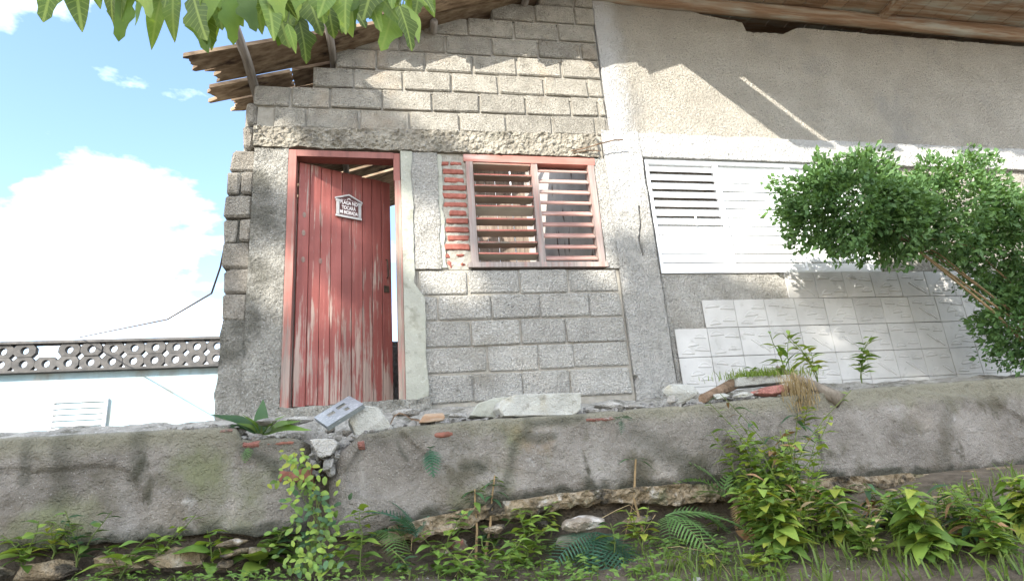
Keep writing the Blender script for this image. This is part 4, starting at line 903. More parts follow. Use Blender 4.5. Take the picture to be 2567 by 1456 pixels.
# ------------------------------------------------------------------ unseen shade tree, crown shaped by the shade wanted; young tree, branch in view
BIG = thing('shade_tree', (-9.5, -14, -2.9), 'unseen tall broad tree behind the viewer, its crown shaped to shade the lower half of the facade', 'tree')
TREE = thing('leafy_tree', (-3.3, -4.3, -2.1), 'young tree with large drooping lobed green leaves, its branch hanging in front of the roof', 'tree')
edge_px = [(850, 150), (900, 215), (1000, 262), (1060, 310), (1130, 345), (1165, 390), (1240, 440), (1330, 462), (1420, 515), (1500, 585), (1600, 612), (1690, 592), (1790, 640), (1890, 692), (2029, 725), (2300, 800), (2700, 860)]
EDGE = interp([(p.x, p.z) for p in (at(x, y, 0) for x, y in edge_px)])
LIT = [((at(x, y, 0).x, at(x, y, 0).z), rx, rz) for x, y, rx, rz in ((600, 340, .42, .42), (690, 400, .40, .30), (1040, 585, .52, .28), (1110, 665, .46, .26), (1500, 660, .30, .20), (690, 700, .34, .26), (1960, 655, .45, .2))]
def shaded(X, Z):
    lim = EDGE(X) if X > .38 else 3.25
    if Z > lim - .04 - .10 * noise.noise(Vector((X * 2.3, Z * 2.3, 4))): return False
    for (cx, cz), rx, rz in LIT:
        u, v = X - cx, Z - cz; u2, v2 = (u * .755 - v * .656), (u * .656 + v * .755)     # patches lean along the sun
        if (u2 / rx) ** 2 + (v2 / rz) ** 2 < 1: return False
    return True
cm = MB(); nleaf = 0; RL = random.Random(11)
CL = []
while nleaf < 13500:
    X, Z = RL.uniform(-2.6, 9.0), RL.uniform(-3.1, 3.3)
    if not shaded(X, Z): continue
    if Z > 1.4 and X < -.7: continue
    s_ = RL.uniform(10, 14); p = Vector((X, 0, Z)) - SUN * (s_ / SUN.y)
    if p.z < -.2 or (p - CAM_C).length < 1.3: continue
    d = Vector((RL.gauss(0, 1), RL.gauss(0, 1), RL.gauss(0, .8) - .5)).normalized(); n_ = Vector((RL.gauss(0, 1), RL.gauss(0, 1), RL.gauss(0, 1) + .4)); sd = d.cross(n_)
    if sd.length < .1: continue
    sd.normalize(); n_ = sd.cross(d); ln = RL.uniform(.2, .34); wd = ln * .26
    cm.add([p - d * ln / 2, p - d * ln * .1 + sd * wd + n_ * .02, p + d * ln / 2, p - d * ln * .1 - sd * wd + n_ * .02, p + n_ * -.01], [(0, 4, 1), (1, 4, 2), (2, 4, 3), (3, 4, 0)])
    nleaf += 1
    if nleaf % 700 == 0: CL.append(p)
o = obj('crown', cm, 'crown_leaf', BIG); o['kind'] = 'stuff'
top_ = Vector((-9.0, -13.4, 6.5))
obj('trunk', MB().tube([(-9.5, -14, -3.0), (-9.4, -13.9, 0), (-9.2, -13.7, 3.5), top_], .42, .25, 10), 'bark', BIG, True)
lm = MB()
for q in CL:
    m_ = top_.lerp(q, .5) + Vector((0, 0, .5)); lm.tube([top_, top_.lerp(m_, .6), m_, m_.lerp(q, .6), q], .11, .015, 6)
obj('limb', lm, 'bark', BIG, True)
hub = Vector((-3.0, -4.0, 1.75))
obj('trunk', MB().tube([(-3.3, -4.3, -2.3), (-3.25, -4.2, -.8), (-3.1, -4.1, .6), hub, (-3.1, -4.2, 2.6), (-3.4, -4.6, 3.6)], .13, .05, 9), 'bark', TREE, True)
# the hanging branch: twigs just above the view, leaves dropping into it
YB = -2.62
bp = [hub, Vector((-2.3, -3.5, 2.2)), Vector((-1.6, -3.0, 2.25)), at(150, -90, YB), at(420, -70, YB), at(640, -45, YB), at(840, -40, YB), at(1010, -25, YB), at(1075, -10, YB)]
obj('branch', MB().tube(bp, .055, .006, 7), 'bark', TREE, True)
LVS = [((545, -20), (548, 55)), ((575, -10), (582, 96)), ((560, -30), (603, 60)), ((610, -20), (636, 70)), ((640, -20), (655, 78)), ((668, -15), (690, 88)), ((700, -30), (675, 45)), ((690, 10), (722, 108)), ((735, 0), (700, 98)),
       ((740, 5), (748, 92)), ((745, 40), (778, 141)), ((720, 60), (742, 130)), ((770, -20), (800, 78)), ((790, -30), (812, 50)), ((815, -10), (836, 78)), ((840, -20), (856, 62)), ((850, 0), (880, 82)), ((870, -25), (842, 40)),
       ((880, 10), (915, 62)), ((900, -30), (930, 40)), ((925, -10), (948, 58)), ((945, 5), (958, 40)), ((985, 25), (962, 117)), ((990, 20), (985, 78)), ((1000, 15), (1040, 112)), ((1010, 10), (1062, 86)), ((960, 0), (1005, 60)),
       ((1015, -10), (1045, 35)), ((1050, -25), (1090, 18)), ((1030, -30), (1070, 10)), ((690, -40), (735, 40)), ((600, -40), (560, 30)), ((760, -40), (730, 30)), ((915, -40), (880, 20)), ((970, -40), (1000, 30)), ((830, -45), (800, 20))]
for i in range(34):
    x = RL.uniform(530, 1060); LVS.append(((x, RL.uniform(-70, -25)), (x + RL.uniform(-35, 35), RL.uniform(25, 62) - (25 if x > 930 else 0))))
for i in range(26):
    x = RL.uniform(130, 540); y = RL.uniform(-70, 30) - 30 * (x < 300); LVS.append(((x, y - 40), (x + RL.uniform(-55, 55), y + RL.uniform(30, 90))))
tw = MB(); bnear = bp[3:]
def near_branch(p):
    best = None
    for a, b in zip(bnear, bnear[1:]):
        for k in range(7):
            q = a.lerp(b, k / 6)
            if best is None or (q - p).length < (best - p).length: best = q
    return best
for (ax, ay), (bx, by) in LVS:
    Yl = YB + RL.uniform(-.28, .22); a, b = at(ax, ay, Yl), at(bx, by, Yl + RL.uniform(-.07, .03)); d = b - a
    q = near_branch(a); tw.tube([q, q.lerp(a, .6) + Vector((0, 0, .02)), a], .004, .003, 4)
    side = Vector((RL.uniform(-.7, .7), -1, RL.uniform(-.2, .5)))
    k_ = RL.choice(('lobed', 'lobed', 'point'))
    link('leaf', leaf(k_, RL.choice(('tree_leaf',) * 7 + ('weed_bright', 'weed_leaf', 'weed_leaf')), wd=.40 if k_ == 'lobed' else .36, droop=RL.choice((.08, .2)), n=9, fold=.16), TREE, aim(a, d, side, scale=d.length * 1.04, sw=RL.uniform(.85, 1.15)))
obj('twig', tw, 'green_stem', TREE)
# ------------------------------------------------------------------ round leafy shrub at the right, in front of the white window
SC = at(2118, 512, -.75)
SH = thing('garden_shrub', (at(2600, 800, -.75).x, SC.y, -.1), 'dense small-leaved green shrub growing in front of the white louvre window', 'shrub')
LOBES = [(SC, .66, .46), (at(2385, 520, -.75), .74, .52), (at(2545, 620, -.75), .62, .56), (at(2600, 800, -.75), .50, .50), (at(2245, 560, -.75), .42, .38)]
fm = MB(); rs = random.Random(5); nl = 0
while nl < 36000:
    d = Vector((rs.gauss(0, 1), rs.gauss(0, 1), rs.gauss(0, 1))).normalized(); lump = .84 + .55 * noise.noise(d * 2.1 + Vector((3, 1, 0)))
    r_ = rs.uniform(.50, 1.0) ** .6 * lump
    lobe, kx, kz = LOBES[(0, 1, 2, 0, 3, 1, 4, 0, 2, 3)[nl % 10]]; p = lobe + Vector((d.x * kx * r_, d.y * .46 * r_, d.z * kz * r_)); nl += 1
    a = (d + Vector((rs.gauss(0, .8), rs.gauss(0, .8), rs.gauss(0, .8)))).normalized(); n_ = Vector((rs.gauss(0, 1), rs.gauss(0, 1) - .5, rs.gauss(0, 1) + .6)); sd = a.cross(n_)
    if sd.length < .1: continue
    sd.normalize(); ln = rs.choice((.028, .038, .048, .062)) * rs.uniform(.85, 1.2); w_ = ln * rs.uniform(.22, .34); n2 = sd.cross(a) * .006
    fm.add([p, p + a * ln * .5 + sd * w_ + n2, p + a * ln, p + a * ln * .5 - sd * w_ + n2], [(0, 1, 2), (0, 2, 3)])
o = obj('foliage', fm, 'bush_leaf', SH); o['kind'] = 'stuff'
sb = MB(); base = Vector((LOBES[3][0].x, SC.y, -.12)); rq = random.Random(9)
for i in range(14):
    lobe, kx, kz = LOBES[i % 5]; e = lobe + Vector((rq.gauss(0, .45) * kx, rq.gauss(0, .2), rq.gauss(0, .45) * kz)); k_ = base.lerp(lobe, .75) + Vector((.25, 0, -.05))
    sb.tube([base + Vector((rq.uniform(-.04, .04), rq.uniform(-.04, .04), 0)), base.lerp(k_, .5) + Vector((rq.uniform(.05, .2), 0, rq.uniform(-.05, .05))), k_.lerp(e, .3), e], .012, .003, 5)
obj('stem', sb, 'twig', SH)
# ------------------------------------------------------------------ weeds, ferns and vines on the bank
G1 = 'weeds along the foot of the wall'
YW = ('weed_leaf', 'weed_bright'); DK = ('weed_dark', 'weed_leaf'); BR = ('weed_bright', 'weed_yellow')
def bt_(x, y): return gat(x, y)
herb('leafy_weed', 'tall pointed-leaf weed at the bottom, right of the creeping vine', bt_(905, 1450), .36, 22, .115, YW, seed=1, group=G1)
herb('leafy_weed', 'bushy weed growing between the bright fern and the tall bare stems', bt_(1105, 1440), .30, 22, .10, YW, seed=2, group=G1, branches=2)
herb('leafy_weed', 'low spreading weed left of the big dark fern', bt_(1320, 1420), .30, 34, .095, YW, seed=3, group=G1, branches=3, spread=.8)
herb('leafy_weed', 'short leafy weed at the base of the tall bare stems', bt_(1215, 1440), .18, 26, .085, YW, seed=4, group=G1, branches=3, spread=1.0)
herb('leafy_weed', 'yellow-green sprig standing under the pale boulder', bt_(1380, 1345), .12, 9, .075, ('weed_yellow', 'weed_bright'), seed=5, group=G1)
herb('leafy_weed', 'bright bushy weed right of the pale boulder', bt_(1612, 1390), .25, 30, .085, BR, seed=6, group=G1, branches=3)
herb('leafy_weed', 'broad-leaved dark weed touching the right side of the big dark fern', bt_(1545, 1410), .20, 12, .11, ('weed_dark', 'weed_leaf', 'weed_bright'), seed=7, group=G1)
herb('leafy_weed', 'small yellow weed with narrow leaves below the middle fern', bt_(1775, 1432), .09, 9, .07, ('weed_yellow',), seed=8, group=G1)
herb('leafy_weed', 'dark low weed under the ledge left of the dry frond', bt_(1010, 1370), .16, 14, .08, ('weed_dark',), seed=9, group=G1)
herb('leafy_weed', 'curling weed between the reddish stone and the tall bare stems', bt_(1150, 1360), .17, 14, .095, DK, seed=10, group=G1)
for i, (x, y, h, n, sz, mm_, lab) in enumerate(((1165, 1452, .16, 14, .085, YW, 'short weed at the bottom edge between the bushy weed and the tall stems'), (1270, 1450, .20, 18, .085, YW, 'leafy weed at the bottom edge right of the tall bare stems'),
        (1025, 1452, .16, 14, .075, DK, 'dark weed at the bottom edge beside the bright fern'), (845, 1452, .22, 18, .10, YW, 'weed at the bottom edge just right of the vine foot'), (1700, 1425, .10, 12, .07, YW, 'seedling on bare soil below the middle fern'),
        (1905, 1440, .15, 16, .09, BR, 'small bright weed at the bottom right under the brown dead leaf'), (1800, 1330, .10, 10, .06, YW, 'seedling in front of the dried frond'), (1240, 1390, .20, 16, .09, DK, 'dark green weed right behind the tall bare stems'), (1345, 1360, .22, 16, .11, YW, 'large-leaved weed left of the yellow-green sprig'))):
    herb('leafy_weed', lab, bt_(x, y), h, n, sz, mm_, seed=120 + i, group=G1, branches=2, spread=.6)
# tall bare stems with a few leaves at the top
for i, (xb, yb, xt, yt, lab) in enumerate(((1192, 1400, 1190, 1225, 'tall brown weed stem with blue-green leaves at its top, left of a pair'), (1213, 1405, 1240, 1190, 'tall brown weed stem leaning right with leaves at its top'))):
    b_ = bt_(xb, yb); tp_ = at(xt, yt, b_.y + .02); T = thing('stalky_weed', b_, lab, 'weed', 'tall stalky weeds')
    obj('stem', MB().tube([b_, b_.lerp(tp_, .4) + Vector((.01, 0, 0)), b_.lerp(tp_, .75), tp_], .009, .004, 6), 'twig', T)
    for k in range(13):
        a = k * 2.4; p = b_.lerp(tp_, RL.uniform(.68, 1.0)); link('leaf', leaf('point', RL.choice(('weed_dark', 'weed_dark', 'weed_leaf')), wd=.36, droop=.3), T, aim(p, (math.cos(a), math.sin(a) * .7, RL.uniform(-.35, .3)), scale=RL.uniform(.07, .12)))
b_ = bt_(1610, 1330); tp_ = at(1593, 1150, b_.y); T = thing('stalky_weed', b_, 'single leaning brown stem with two blue-green leaves, right of the pale boulder', 'weed', 'tall stalky weeds')
obj('stem', MB().tube([b_, b_.lerp(tp_, .45) + Vector((-.035, 0, 0)), tp_], .009, .006, 6).tube([b_.lerp(tp_, .45) + Vector((-.035, 0, 0)), bt_(1560, 1370)], .002, .002, 4), 'twig', T)
for dx, dz_, s in ((1, -.35, .13), (-1, .15, .14), (.8, .1, .09)): link('leaf', leaf('point', 'weed_dark', wd=.3, droop=.3), T, aim(tp_, (dx, -.3, dz_), scale=s))
# creeping vine over the gap between the walls
vb = bt_(775, 1420); V_ = thing('creeping_vine', vb, 'bright green creeping vine with small round leaves, climbing through the gap in the retaining wall', 'vine')
vm = MB(); rv = random.Random(3)
line = interp([(1120, 738), (1180, 745), (1240, 790), (1300, 800), (1360, 775), (1430, 770)])
nn = 0
while nn < 230:
    y = 1125 + 310 * rv.random() ** .85; x = line(y) + rv.gauss(0, 1) * (18 + 26 * min(1, (y - 1120) / 120)); Yv = -1.05 - rv.uniform(0, .09) - max(0, (y - 1300) / 1000)
    p = at(x, y, Yv); d = Vector((rv.gauss(0, 1), -abs(rv.gauss(0, .5)) - .1, rv.gauss(-.3, .6))); nn += 1
    link('leaf', leaf('round', rv.choice(('weed_leaf', 'weed_bright', 'weed_bright', 'weed_yellow') if y < 1230 else ('weed_leaf', 'weed_leaf', 'weed_bright', 'weed_dark')), wd=.56, droop=.3), V_, aim(p, d, Vector((0, -1, .6)), scale=rv.uniform(.028, .052)))
for k in range(12):
    y0 = 1140 + k * 22; vm.tube([at(line(1430) + rv.uniform(-20, 20), 1430, -1.12), at(line(1320) + rv.uniform(-30, 30), 1320, -1.06), at(line(y0) + rv.uniform(-40, 40), y0, -1.06)], .003, .0015, 4)
obj('stem', vm, 'green_stem', V_)
# bigger leaves bottom left
herb('broad_leaf_weed', 'weed with very broad bright leaves at the bottom left, below the short retaining wall', bt_(640, 1450), .18, 13, .17, ('weed_leaf', 'weed_bright'), seed=21, wd=.62, branches=2, spread=.7)
herb('broad_leaf_weed', 'broad-leaved seedling left of the vine foot', bt_(720, 1440), .22, 14, .13, ('weed_leaf', 'weed_dark'), seed=22, wd=.5, branches=2)
herb('broad_leaf_weed', 'low weed under the short retaining wall beside the footing stones', bt_(690, 1380), .15, 20, .08, DK, seed=23, branches=3, spread=.9)
for i, (x, y, h, n, sz, mm_, w_, lab) in enumerate(((60, 1440, .25, 26, .11, YW, .42, 'weed in the very bottom left corner of the view'), (190, 1435, .30, 30, .10, DK, .36, 'tall dark weed left of the footing stones'), (300, 1450, .2, 20, .12, YW, .5, 'wide-leaved weed at the bottom far left'), (400, 1430, .26, 28, .09, YW, .38, 'bushy weed left of the bright leaf clump'), (130, 1400, .18, 20, .08, BR, .4, 'yellow-green weed against the short retaining wall at far left'))):
    herb('broad_leaf_weed', lab, bt_(x, y), h, n, sz, mm_, seed=150 + i, branches=3, spread=.6, wd=w_)
herb('broad_leaf_weed', 'bright leaf clump at the far bottom left in front of the footing stones', bt_(530, 1440), .22, 14, .15, ('weed_bright', 'weed_leaf'), seed=24, wd=.6, branches=2)
# broad strap leaves lying on the wall top at left
sp = at(655, 1090, -.88); T = thing('strap_leaf_plant', sp, 'plant with long limp glossy leaves lying on top of the short retaining wall', 'plant')
for (tx, ty, w_) in ((545, 1050, .34), (600, 1078, .3), (655, 1030, .42), (700, 1060, .3), (768, 1085, .30), (740, 1068, .34), (620, 1060, .25), (565, 1080, .3)):
    q = at(tx, ty, -.90 - RL.uniform(0, .08)); d = q - sp; d.z += .06
    link('leaf', leaf('point', RL.choice(('weed_dark', 'weed_leaf', 'weed_leaf')), wd=w_, droop=.18, n=8, fold=.2), T, aim(sp, d, Vector((0, -.7, 1)), scale=d.length * 1.05))
obj('stem', MB().tube([sp, sp + Vector((0, 0, .05))], .012, .008, 6), 'green_stem', T)
# ferns
fern('bright green fern frond hanging beside the tall weed at the bottom left', bt_(965, 1375) + Vector((0, -.05, .10)), .30, [(-70, -25, 1), (-40, 0, .7), (-110, -5, .55)], 'fern_green', 31, wd=.30, pairs=13)
fern('large dark blue-green fern spreading along the bottom under the pale boulder', bt_(1500, 1390) + Vector((0, -.02, .12)), .46, [(-128, -24, 1.05), (-100, -30, 1.0), (-75, -28, .95), (-150, -8, .9), (-45, -22, .8), (-115, 0, .7)], 'fern_dark', 32, wd=.36, pairs=17)
fern('middle fern with arching light fronds under the end of the ledge', bt_(1665, 1335) + Vector((0, -.05, .10)), .52, [(-25, -2, 1.0), (-45, -14, 1.0), (-75, -22, .8), (-12, 8, .8), (-110, -18, .6)], 'fern_green', 33, wd=.28, pairs=16)
fern('feathery fern growing out of the wall face above the ledge', at(1815, 1245, -1.07), .34, [(175, 50, .9), (10, 30, .8), (150, 72, 1), (200, 18, .8), (30, 62, .9)], 'fern_green', 34, wd=.26, pairs=12)
fern('small fern with two flat fronds left of the brown dead leaf', bt_(1880, 1320), .25, [(-10, 12, 1), (-40, -5, .8), (160, 20, .7)], 'fern_dark', 35)
fern('dim feathery fern arching over the foot of the wall, left of the tall bare stems', at(1045, 1345, -1.08), .36, [(170, 52, 1), (140, 60, .8), (-170, 28, .9), (-130, 40, .7), (60, 50, .5)], 'fern_dark', 36, wd=.24, pairs=18)
fern('tiny dark fern tuft hanging on the wall face below the mossy brick', at(1078, 1125, -1.03), .15, [(-100, -30, 1), (-80, -60, 1.1), (-120, -70, 1.0), (-60, -40, .8), (-90, 20, .6), (-140, -30, .7)], 'fern_dark', 37, wd=.40, pairs=8)
fern('tiny dark fern tuft beside the red brick at the top of the long wall', at(1553, 1050, -1.03), .10, [(-100, -10, 1), (-60, 10, 1), (-130, 20, .9), (-20, 0, .8), (-90, -50, .9)], 'fern_dark', 38, wd=.40, pairs=8)
fern('pale little fern on the short wall beside its exposed brick', at(622, 1120, -1.0), .09, [(-100, -60, 1), (-70, -30, .9), (-130, -40, .9)], 'fern_green', 39, wd=.40, pairs=7)
fern('brown dried fern frond hanging down in the shade of the ledge', bt_(1845, 1300) + Vector((0, 0, .1)), .24, [(-100, -35, 1), (-115, -60, .8)], 'twig', 40, wd=.2, pairs=14)
# mass of weeds at the right
G2 = 'weeds crowding the right end of the bank'
rw = random.Random(17)
WL = [(1895, 1330, .62, 'weed leaning left in front of the wall with one large pale leaf'), (1935, 1300, .52, 'bright weed in the middle of the right clump'), (1975, 1320, .78, 'tall weed in the right clump, its top reaching the wall edge'), (2015, 1300, .80, 'bright weed behind the driftwood end'),
      (1930, 1380, .36, 'short weed above the long grass at right'), (1985, 1400, .40, 'yellowish weed right of the brown dead leaf'), (2030, 1380, .45, 'weed at the lower right of the clump'), (1960, 1350, .45, 'leafy weed in the front of the right clump')]
EX = [(1915, 1350, .42, 'leaning weed at the left edge of the right clump'), (2000, 1350, .62, 'dense weed in the heart of the right clump'), (1950, 1300, .58, 'weed at the back of the right clump beside the wall'), (2045, 1340, .66, 'weed under the grey dead branch')]
WL += [(2080 + 55 * i, 1330 + (i % 3) * 40, .45 + .15 * ((i * 7) % 3) / 2, '') for i in range(10)]
for i, (x, y, h, lab) in enumerate(WL):
    if x > 2060: lab = ['tall weed at the far right with drooping leaves', 'broad weed at the far right below the grey dead branch', 'thin weed at the far right beside pale grass', 'yellow tipped weed at the far right of the bank', 'low bushy weed at the far right of the bank', 'dark weed at the far right under the wall', 'leaning weed at the far right of the bank', 'bright weed at the far right edge', 'two-stemmed weed at the far right edge', 'last weed at the right edge of view'][i - 8]; h *= .62
    kd = i % 4; herb('bank_weed', lab, bt_(x, y) + Vector((0, .03, -.02)), h, (84, 60, 90, 54)[kd], (.095, .12, .07, .14)[kd], (('weed_bright', 'weed_leaf', 'weed_leaf', 'weed_bright'), ('weed_leaf', 'weed_bright', 'weed_leaf', 'weed_yellow'), ('weed_bright', 'weed_leaf', 'weed_bright', 'straw'), ('weed_leaf', 'weed_bright', 'weed_dark', 'dry_leaf'))[kd],
         seed=60 + i, group=G2, branches=(3, 2, 5, 3)[kd], spread=(.42, .3, .6, .4)[kd], lean=(rw.uniform(-.25, .1), -.12), first=.15, wd=(.40, .55, .34, .26)[kd], droop=(.3, .5, .2, .6)[kd])
b_ = bt_(1925, 1300)
T = thing('arching_weed', b_, 'thin arching weed stem with pale heart-shaped leaves against the wall', 'weed')
tp_ = at(1850, 1055, -1.12); mid = at(1900, 1140, -1.12)
obj('stem', MB().tube([b_, mid, at(1872, 1085, -1.12), tp_], .004, .002, 5), 'green_stem', T)
for (x, y, dx, dz_, s) in ((1850, 1055, .3, .7, .06), (1852, 1066, .5, -.5, .085), (1848, 1066, -.9, .1, .06), (1880, 1110, -1, -.25, .11), (1890, 1118, .6, -.5, .12), (1905, 1160, -.7, .2, .09), (1862, 1078, .8, -.1, .08)):
    link('leaf', leaf('point', 'weed_bright', wd=.55, droop=.2), T, aim(at(x, y, -1.13), (dx, -.3, dz_), scale=s))
for i, (x, y, h, lab) in enumerate(EX): herb('bank_weed', lab, bt_(x, y) + Vector((0, .03, -.02)), h, 80, .09, ('weed_bright', 'weed_bright', 'weed_leaf', 'weed_yellow'), seed=90 + i, group=G2, branches=4, spread=.4, lean=(-.1, -.15), first=.12, wd=.42)
# blades and weeds above the right end of the wall
herb('terrace_weed', 'narrow-leaved green weed growing in front of the relief tiles', at(1985, 985, -.75), .46, 26, .14, ('weed_leaf', 'weed_bright'), seed=91, wd=.24, branches=3, spread=.3, tilt=(.3, 1.1))
herb('terrace_weed', 'bright bushy weed right of the grey dead branch', at(2050, 960, -.70), .40, 30, .10, BR, seed=92, branches=3)
herb('terrace_weed', 'dark leafy weed at the far right of the terrace', at(2160, 960, -.70), .35, 30, .10, YW, seed=93, branches=3)
herb('terrace_weed', 'small round green weed sprouting in front of the lowest tiles', at(1888, 945, -.70), .07, 10, .06, ('weed_leaf',), seed=94, wd=.6)
herb('wall_weed', 'pale thin weed sprouting from the right end of the wall top', at(2020, 1080, -1.03), .16, 12, .09, BR, seed=95, lean=(.1, -.4))
# grass
def grass(name, label, spots, m, n, hmin, hmax, wid, seed, lean=.5):
    r_ = random.Random(seed); gm = MB()
    for _ in range(n):
        p = spots(r_); h = r_.uniform(hmin, hmax); a = r_.uniform(0, 6.28); l = r_.uniform(.1, lean) * h * 1.4; d = Vector((math.cos(a), math.sin(a), 0)); s = Vector((-d.y, d.x, 0)) * wid * r_.uniform(.6, 1.3) / 2
        q1 = p + Vector((0, 0, h * .55)) + d * l * .3; q2 = p + Vector((0, 0, h * (.95 - .4 * lean * r_.random()))) + d * l
        gm.add([p - s, p + s, q1 + s * .8, q1 - s * .8, q2], [(0, 1, 2, 3), (3, 2, 4)])
    o = obj(name, gm, m); tag(o, label, 'grass', kind='stuff'); return o
def on_bank(x0, x1, y0, y1):
    def f(r_):
        x, y = r_.uniform(x0, x1), r_.uniform(y0, y1); return Vector((x, y, gz(x, y) - .005))
    return f
grass('grass', 'long arching grass blades at the lower right of the bank', on_bank(1.95, 4.5, -2.4, -1.5), 'grass_leaf', 1100, .06, .20, .010, 1, 1.1)
grass('short_grass', 'sparse short grass and seedlings over the dark soil', on_bank(-2.5, 2.3, -1.75, -1.12), 'grass_leaf', 1300, .02, .07, .006, 2, .8)
tc_ = at(1915, 942, -.78)
grass('grass_tuft', 'yellow-green grass tuft on top of the pale cement block', lambda r_: Vector((r_.gauss(tc_.x, .16), r_.gauss(tc_.y, .04), tc_.z - .01 + r_.uniform(-.01, .01))), 'weed_bright', 900, .03, .09, .005, 3, .8)
hc = at(1995, 985, -.96)
def hang(r_): return hc + Vector((r_.gauss(0, .07), r_.uniform(-.05, .02), r_.uniform(-.14, .04)))
grass('dry_grass', 'dry straw coloured grass hanging over the wall beside the red brick', hang, 'straw', 420, .08, .2, .004, 4, .7)
gc = MB(); rg = random.Random(77); cl = [(rg.uniform(-2.6, 2.7), rg.uniform(-1.85, -1.10), rg.uniform(.04, .11)) for _ in range(150)]
for (cx, cy, hh) in cl:
    for _ in range(rg.randrange(10, 26)):
        x, y = cx + rg.gauss(0, .05), min(-1.06, cy + rg.gauss(0, .04)); q = Vector((x, y, gz(x, y) + rg.uniform(.01, hh))); a = rg.uniform(0, 6.28); d = Vector((math.cos(a), math.sin(a), rg.uniform(-.3, .5))).normalized(); n_ = Vector((rg.gauss(0, .4), -.4, 1)); sd = n_.cross(d).normalized(); ln = rg.uniform(.025, .06); w_ = ln * rg.uniform(.18, .32)
        gc.add([q, q + d * ln * .45 + sd * w_, q + d * ln + Vector((0, 0, -.006)), q + d * ln * .45 - sd * w_, q + d * ln * .5 + Vector((0, 0, -.004))], [(0, 4, 1), (1, 4, 2), (2, 4, 3), (3, 4, 0)])
tag(obj('ground_cover', gc, 'weed_leaf'), 'low leafy ground cover between the weeds at the foot of the wall', 'ground cover', kind='stuff')
# straws, dead leaf, litter
ST = MB()
for pts in ([(1500, 1252 + 60), (1540, 1290), (1575, 1275), (1600, 1300)], [(1650, 1385), (1700, 1380), (1760, 1392)], [(1720, 1330), (1780, 1390), (1830, 1456)], [(1030, 1390), (1035, 1330)], [(1190, 1380), (1150, 1440), (1140, 1456)], [(1640, 1300), (1612, 1345)], [(545, 1370), (570, 1440), (590, 1465)]):
    P = [bt_(x, y) + Vector((0, -.02, .025)) for x, y in pts]; ST.tube(P, .0022, .0015, 4)
o = obj('straw_litter', ST, 'straw'); tag(o, 'thin dry stalks lying across the weeds', 'dry stalks', kind='stuff')
p = bt_(1868, 1385)
solid_leaf = leaf('point', 'dry_leaf', wd=.42, droop=-.1, n=8, fold=.35)
tag(link('dead_leaf', solid_leaf, None, aim(bt_(1842, 1352) + Vector((0, -.02, .05)), at(1890, 1392, p.y - .05) - at(1842, 1352, p.y), Vector((.2, -.8, .5)), scale=.21, sw=1.1)), 'large curled brown dead leaf lying at the right of the bank', 'dead leaf')
tag(link('dead_leaf', leaf('point', 'dry_leaf', wd=.6, droop=.3, n=8, fold=.1), None, aim(bt_(1890, 1350) + Vector((0, 0, .03)), (.5, -.2, .5), Vector((0, -.8, .5)), scale=.12)), 'greyish dead leaf behind the large curled brown one', 'dead leaf')
for i, (x, y, s, m_, lab) in enumerate(((1668, 1440, .02, 'pale_concrete', 'white chip of plaster at the bottom right of the big fern'), (1745, 1452, .03, 'pale_concrete', 'white stone chip at the bottom edge below the small yellow weed'), (1832, 1362, .018, 'pale_concrete', 'white pebble beside the large brown dead leaf'))):
    solid('stone_chip', moved(rock(s, s, s * .6, 700 + i, 12, 0, .1), bt_(x, y)), m_, bt_(x, y), lab, 'stone chip')
pb = MB()
for i in range(900):
    x, y = RL.uniform(-2.5, 4), RL.uniform(-1.9, -1.06); r_ = RL.choice((.004, .005, .007, .011)); pb.add(*(lambda k: (k.v, k.f))(moved(rock(r_, r_, r_ * .7, 800 + i % 13, 8, 0, .1), (x, y, gz(x, y)))))
o = obj('pebbles', pb, 'grey_rock'); tag(o, 'small pebbles and grit scattered over the dark soil bank', 'pebbles', kind='stuff')
# ------------------------------------------------------------------ far left: neighbouring house, cable
NB = thing('neighbour_house', (-6, 10, -.2), 'distant pale blue house with a dark breeze-block parapet, left of the block house', 'house')
obj('wall', MB().box(-12, -2.4, 9.12, 13, -.3, 2.15), 'blue_render', NB)
obj('ledge', MB().box(-12.1, -2.3, 8.95, 13.1, 2.152, 2.20), 'dark_block', NB)
def breeze():
    m = MB(); n = 12; o = []
    sq = [(-.195, -.13), (.195, -.13), (.195, .13), (-.195, .13)]
    for y in (0, .12):
        for k in range(n):
            a = 2 * math.pi * k / n + math.pi / n; c, s = math.cos(a), math.sin(a); f = min(.195 / abs(c) if abs(c) > 1e-6 else 9, .13 / abs(s) if abs(s) > 1e-6 else 9); m.v += [(.075 * c, y, .075 * s), (f * c, y, f * s)]
    for k in range(n):
        a, b = 2 * k, 2 * ((k + 1) % n); h = 2 * n
        m.f += [(a, a + 1, b + 1, b), (a + h, b + h, b + 1 + h, a + 1 + h), (a, b, b + h, a + h), (a + 1, a + 1 + h, b + 1 + h, b + 1)]
    return m.mesh('breeze_block', 'dark_block')
BM = breeze()
for r_ in range(2):
    for i in range(24):
        if (r_, i) != (1, 15): link('breeze_block', BM, NB, Matrix.Translation(Vector((-11.8 + .395 * i + RL.uniform(-.004, .004), 9.0 + RL.uniform(-.015, .015), 2.335 + .265 * r_ + RL.uniform(-.003, .003)))) @ Matrix.Rotation(RL.uniform(-.012, .012), 4, 'Y'))
obj('coping', MB().box(-12.1, -2.3, 8.95, 9.2, 2.735, 2.79), 'dark_block', NB)
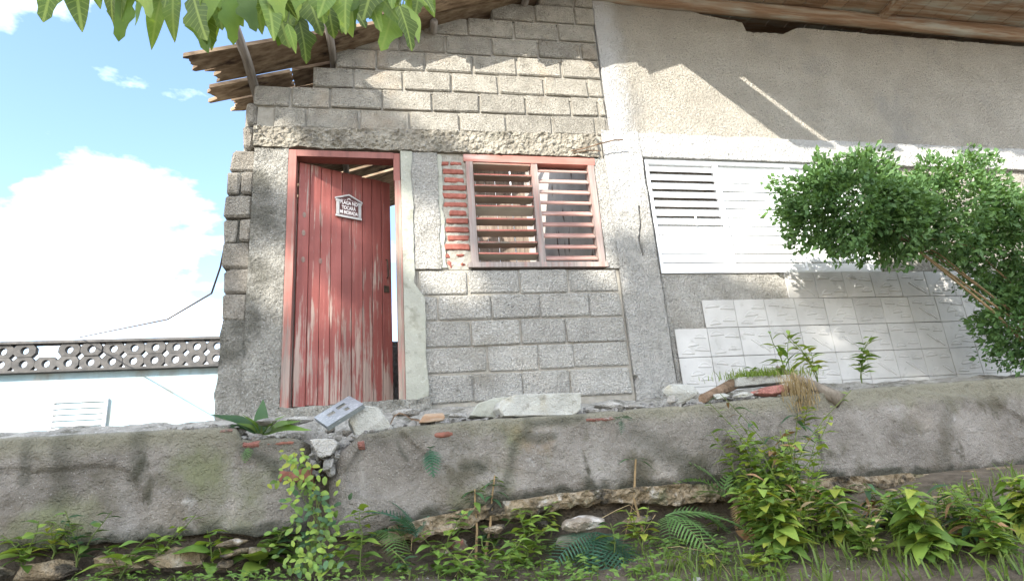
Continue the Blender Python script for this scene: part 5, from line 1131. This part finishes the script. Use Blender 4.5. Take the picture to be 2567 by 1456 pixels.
for xw in (-10.2, -7.6, -5.2):
    wn = obj('window', MB().box(xw - .5, xw + .5, 9.06, 9.118, .55, .60).box(xw - .5, xw + .5, 9.06, 9.118, 1.55, 1.60).box(xw - .5, xw - .45, 9.06, 9.118, .60, 1.55).box(xw + .45, xw + .5, 9.06, 9.118, .60, 1.55), 'white_paint', NB)
    for k in range(8): obj('slat', MB().box(xw - .448, xw + .448, 9.07, 9.112, .62 + .116 * k, .70 + .116 * k), 'white_paint', wn)
cp = [at(575, 560, 1.0), at(562, 620, 1.2), at(552, 670, 1.5), at(530, 735, 2.0), at(420, 800, 4.0), at(200, 845, 8.9)]
solid('power_cable', MB().tube(cp, .009, .012, 5), 'dark_metal', cp[2], 'thin black cable hanging from the block house pier to the neighbouring house', 'cable')
# a low green hedge of trees behind the neighbour
HT = [(-16, 22, 3.6, 'rounded dark tree far behind the left end of the neighbouring house'), (-11, 26, 4.2, 'tall far tree behind the middle of the neighbouring house'), (-21, 30, 5.5, 'largest far tree at the left edge of the view')]
for i, (x, y, h, lab) in enumerate(HT):
    T = thing('far_tree', (x, y, -.2), lab, 'tree', 'far trees behind the neighbouring house'); obj('trunk', MB().tube([(x, y, -.2), (x + .1, y, h * .4), (x, y, h * .75)], .2, .08, 7), 'bark', T)
    cr_ = MB(); r2 = random.Random(40 + i)
    for _ in range(2600):
        d = Vector((r2.gauss(0, 1), r2.gauss(0, 1), r2.gauss(0, 1))).normalized(); k = r2.uniform(.45, 1) ** .5 * (.8 + .6 * noise.noise(d * 2.3 + Vector((i * 5, 0, 0))))
        p = Vector((x + d.x * h * .5 * k, y + d.y * h * .45 * k, h * .72 + d.z * h * .40 * k)); a = Vector((r2.gauss(0, 1), r2.gauss(0, 1), r2.gauss(0, 1))).normalized(); b2 = a.cross(Vector((r2.gauss(0, 1), r2.gauss(0, 1), r2.gauss(0, 1)))).normalized(); l = r2.uniform(.12, .26)
        cr_.add([p - a * l, p + b2 * l * .45, p + a * l, p - b2 * l * .45], [(0, 1, 2), (0, 2, 3)])
    o = obj('crown', cr_, 'crown_leaf', T); o['kind'] = 'stuff'
